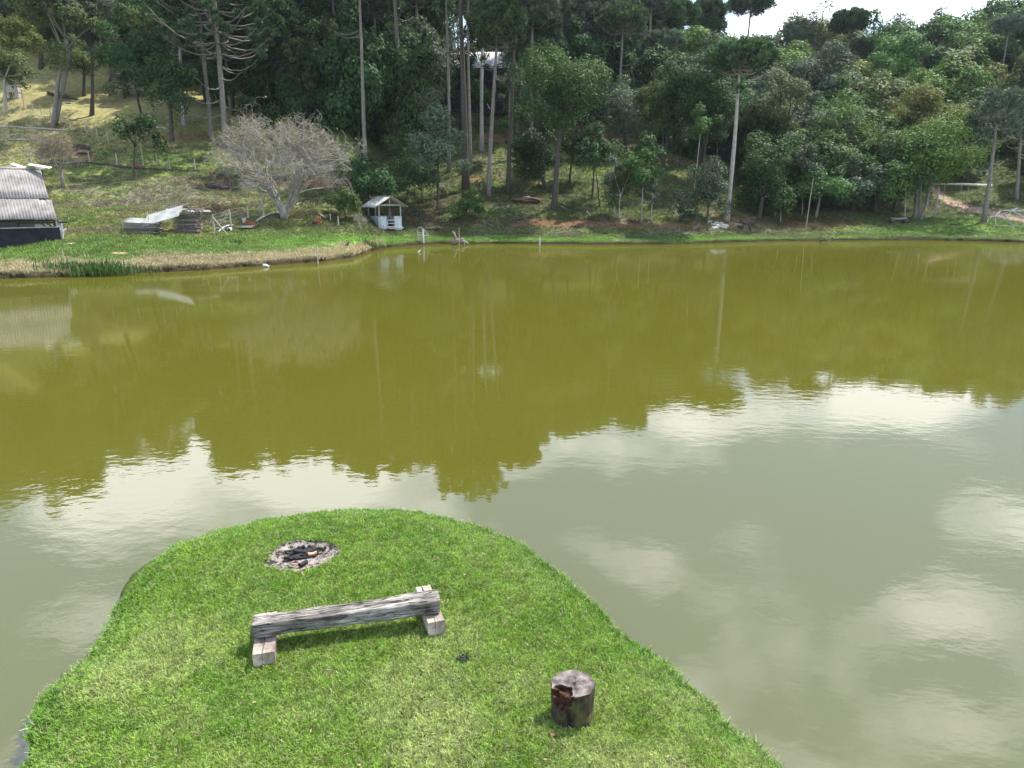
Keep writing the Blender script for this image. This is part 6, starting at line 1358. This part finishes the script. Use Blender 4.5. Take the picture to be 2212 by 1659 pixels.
# reeds / long grass tufts at the left waterline
def reeds(px, n, w_, h, lab, seed, colr=(.08, .13, .03)):
    g = hit(*px); r = np.random.default_rng(seed); V = []; Q = []; A = []
    for i in range(n):
        x = r.normal(0, w_ / 2.2); y = r.normal(0, .45); a = r.uniform(0, 6.28); d = np.array([math.cos(a), math.sin(a), 0]); s = np.array([-d[1], d[0], 0]) * .02; hh = h * r.uniform(.5, 1.1); le = hh * r.uniform(.1, .7)
        z = ground(g.x + x, g.y + y) - g.z if g.y + y > float(shoreY((g.x + x) / (g.y + y))) else -.1; o = np.array([x, y, z]); p1 = o + d * le * .35 + [0, 0, hh * .65]; p2 = o + d * le + [0, 0, hh * .85]
        k = len(V); V += [o - s, o + s, p1 + s, p1 - s, p2 + s * .2, p2 - s * .2]; Q += [(k, k + 1, k + 2, k + 3), (k + 3, k + 2, k + 4, k + 5)]; q = r.uniform(); A += [q, q]
    o = link('grass_clump', npmesh('grass_clump', V, Q, A), None, LM['mid']); o.location = g; tag(o, lab, 'grass clump', kind=None); return o
reeds((333 * 1.0 + 5, 575), 260, 1.7, .75, 'left dark long-grass clump at the left waterline', 1) if False else None
reeds((200, 592), 700, 3.4, .7, 'wide dark long-grass clump hanging over the left waterline', 2)
reeds((168, 596), 120, .9, .5, 'low leafy weed clump left of the wide long-grass clump', 3)
reeds((240, 586), 160, 1.2, .85, 'upright long-grass clump right of the wide dark one', 4)
reeds((804, 534), 160, .9, .55, 'fresh green tuft at the right end of the straw-coloured bank', 5)
reeds((513, 528), 90, .6, .45, 'dark tuft in the grass right of the board stacks', 6)
reeds((400, 375), 220, 3.0, .45, 'dark green weed patch at the foot of the lower fence', 7)
reeds((235, 335), 120, 1.3, .5, 'low round green weed on the meadow inside the fence', 8)

# ------------------------------------------------------------------ playground
def build_swing():
    g = hit(2019, 470); Y = g.y; t = empty('swing_frame', g, 'long pale log beam carrying two rope swings beside the araucaria', 'swing')
    a = PY(2010, 397, Y) - g; b = PY(2142, 401, Y) - g
    MB().tube([a, (a + b) / 2 + Vector((0, 0, .06)), b], [.11, .13, .15], 9).build('top_beam', STONE, t, True)
    c = PY(2029, 404, Y) - g; MB().tube([(0, 0, -.3), c * .5, c], [.1, .1, .09], 8).build('post', POSTM, t, True)
    rp = simple('rope', (.25, .22, .17), (.4, .36, .28), 9)
    for k, (u0, u1, v, ub0, ub1) in enumerate(((2026, 2041, 474, 2015, 2031), (2077, 2093, 475, 2067, 2083))):
        z0 = PY(0, v, Y).z - g.z; x0 = PY(u0, 404, Y).x - g.x; x1 = PY(u1, 404, Y).x - g.x; zt = (a.z + b.z) / 2
        for x in (x0, x1): MB().tube([(x, 0, zt), (x, 0, z0)], .03, 5).build('rope', rp, t)
        MB().box(((x0 + x1) / 2, 0, z0), (x1 - x0 + .15, .3, .06)).build('seat', STONE if k else DARKW, t)
build_swing()
def build_dome():
    g = hit(2190, 487); Rr = 52 * PX(g.y, 470); t = empty('climbing_dome', g, 'silver geodesic climbing dome at the right edge of the lawn', 'climbing frame'); bm = bmesh.new(); bmesh.ops.create_icosphere(bm, subdivisions=2, radius=Rr)
    bm.verts.ensure_lookup_table(); m = simple('galvanised', (.30, .31, .32), (.46, .47, .48), 5, rough=.45, metal=.3, bump=0)
    for e in bm.edges:
        a, b = e.verts[0].co.copy(), e.verts[1].co.copy()
        if a.z < -.05 * Rr or b.z < -.05 * Rr: continue
        a.z *= .68; b.z *= .68; MB().tube([a, b], .022, 6).build('bar', m, t)
    for v in bm.verts:
        if v.co.z > .05 * Rr: p = v.co.copy(); p.z *= .68; MB().tube([p - Vector((0, 0, .06)), p + Vector((0, 0, .06))], .06, 6).build('joint', m, t)
    for v in bm.verts:
        if abs(v.co.z) <= .3 * Rr and v.co.z >= -.05 * Rr: p = v.co.copy(); p.z *= .68; MB().tube([p, Vector((p.x * 1.05, p.y * 1.05, -.4))], .035, 6).build('leg', m, t)
    bm.free()
build_dome()
def build_misc():
    g = hit(1940, 483); t = empty('rustic_bench', g, 'rustic log bench on short logs in the shade near the bright dome tree', 'bench'); w_ = 34 * PX(g.y, 480)
    MB().tube([(-w_ / 2, 0, .45), (0, 0, .43), (w_ / 2, 0, .5)], [.15, .15, .14], 9).build('seat', BARK, t, True)
    for s_ in (-1, 1): MB().tube([(s_ * w_ * .42, -.3, .17), (s_ * w_ * .42, .3, .17)], .19, 9).build('support_log', BARKD, t, True)
    # hanging string of coloured bottles
    Y = hit(1990, 470).y; p = PY(2004, 428, Y); t = empty('hanging_bottles', p, 'string of coloured pieces hanging from the bright dome tree', 'ornament'); cols = [(.7, .7, .68), (.25, .38, .5), (.65, .68, .7), (.3, .4, .5), (.6, .2, .08), (.25, .35, .55), (.75, .45, .08), (.8, .6, .1), (.55, .25, .1)]; L_ = p.z - PY(2000, 459, Y).z
    MB().tube([(0, 0, .6), (0, 0, -L_)], .012, 4).build('cord', DARKW, t)
    for k, c in enumerate(cols):
        z = -L_ * (k + .3) / len(cols); mb = MB(); mb.tube([(0, 0, z), (.0, 0, z - .05), (.02, 0, z - .13), (.02, 0, z - .16)], [.05, .12 if k != 6 else .17, .11, .04], 8); mb.build('bead', simple('bead_%s' % 'abcdefghi'[k], c, tuple(min(1, q * 1.2) for q in c), 3, rough=.4), t, True)
    # extra slim boles seen under the right wood and on the middle bank (trees whose crowns merge above)
    for k, (ub, vb, ut, vt, r_, m_, lab) in enumerate((
        (1875, 450, 1882, 395, .12, BARKD, 'leftmost slim dark bole under the silvery tree'), (1893, 461, 1890, 400, .13, BARKD, 'slim dark bole under the silvery tree, next right'), (1929, 460, 1937, 400, .10, BARKD, 'leaning slim bole left of the rustic bench'),
        (1955, 472, 1963, 410, .09, BARKP, 'thin pale bole behind the rustic bench'), (1975, 468, 1984, 400, .14, BARK, 'pale spotted bole just left of the swing tree'), (1733, 465, 1735, 405, .05, BARKP, 'very thin pale bole at the left of the right wood'), (1745, 455, 1748, 400, .08, BARKD, 'thin dark bole beside the low spreading tree'),
        (1386, 477, 1392, 420, .06, BARKP, 'thin white bole left of the pale young tree'), (1328, 464, 1330, 430, .06, BARKP, 'short white bole left of the bushy small tree'), (1296, 448, 1283, 380, .07, BARKD, 'thin dark pole-like bole right of the two-boled tree'), (1497, 430, 1515, 320, .07, BARKP, 'thin pale curved bole before the dark many-stemmed tree'),
        (1100, 350, 1102, 240, .22, BARK, 'stout bole on the slope behind the big round tree'), (1220, 310, 1222, 230, .22, BARK, 'stout bole on the red soil behind the big round tree'), (1432, 370, 1436, 290, .15, BARKD, 'dark bole on the green strip'), (2127, 380, 2132, 300, .22, BARKD, 'dark bole on the slope behind the swing'), (2172, 320, 2175, 280, .2, BARKD, 'short dark bole high on the right slope'))):
        b = hit(ub, vb); tp = PY(ut, vt - 60, b.y); t = empty('slim_tree', b, lab, 'tree'); d = tp - b
        P = limb_path(Vector((0, 0, -.3)), d, 7, .03, random.Random(k)); MB().tube(P, [r_ * (1.2 if i == 0 else 1 - .5 * i / 6) for i in range(7)], 7).build('trunk', m_, t, True)
        me, cs, rs = crown_mesh('crown', 1.7, 1.7, 1.5, 2600, 700 + k, .14, 12, .4); me.transform(Matrix.Translation(d)); link('crown', me, t, LM[('dark', 'mid', 'grey')[k % 3]])
build_misc()
tot = sum(len(o.data.polygons) for o in bpy.data.objects if o.type == 'MESH'); print('objects', len(bpy.data.objects), 'unique faces', sum(len(m.polygons) for m in bpy.data.meshes))

# ------------------------------------------------------------------ thin air over the valley
hm = bpy.data.materials.new('thin_haze'); hm.use_nodes = True; hn = hm.node_tree; hn.nodes.clear(); ho = hn.nodes.new('ShaderNodeOutputMaterial'); hv = hn.nodes.new('ShaderNodeVolumePrincipled')
hv.inputs['Color'].default_value = (.80, .88, 1, 1); hv.inputs['Density'].default_value = .00010; hv.inputs['Anisotropy'].default_value = .1; hn.links.new(hv.outputs[0], ho.inputs['Volume'])
o = MB().box((0, 330, 47), (3600, 1400, 106)).build('haze', hm); o['kind'] = 'stuff'
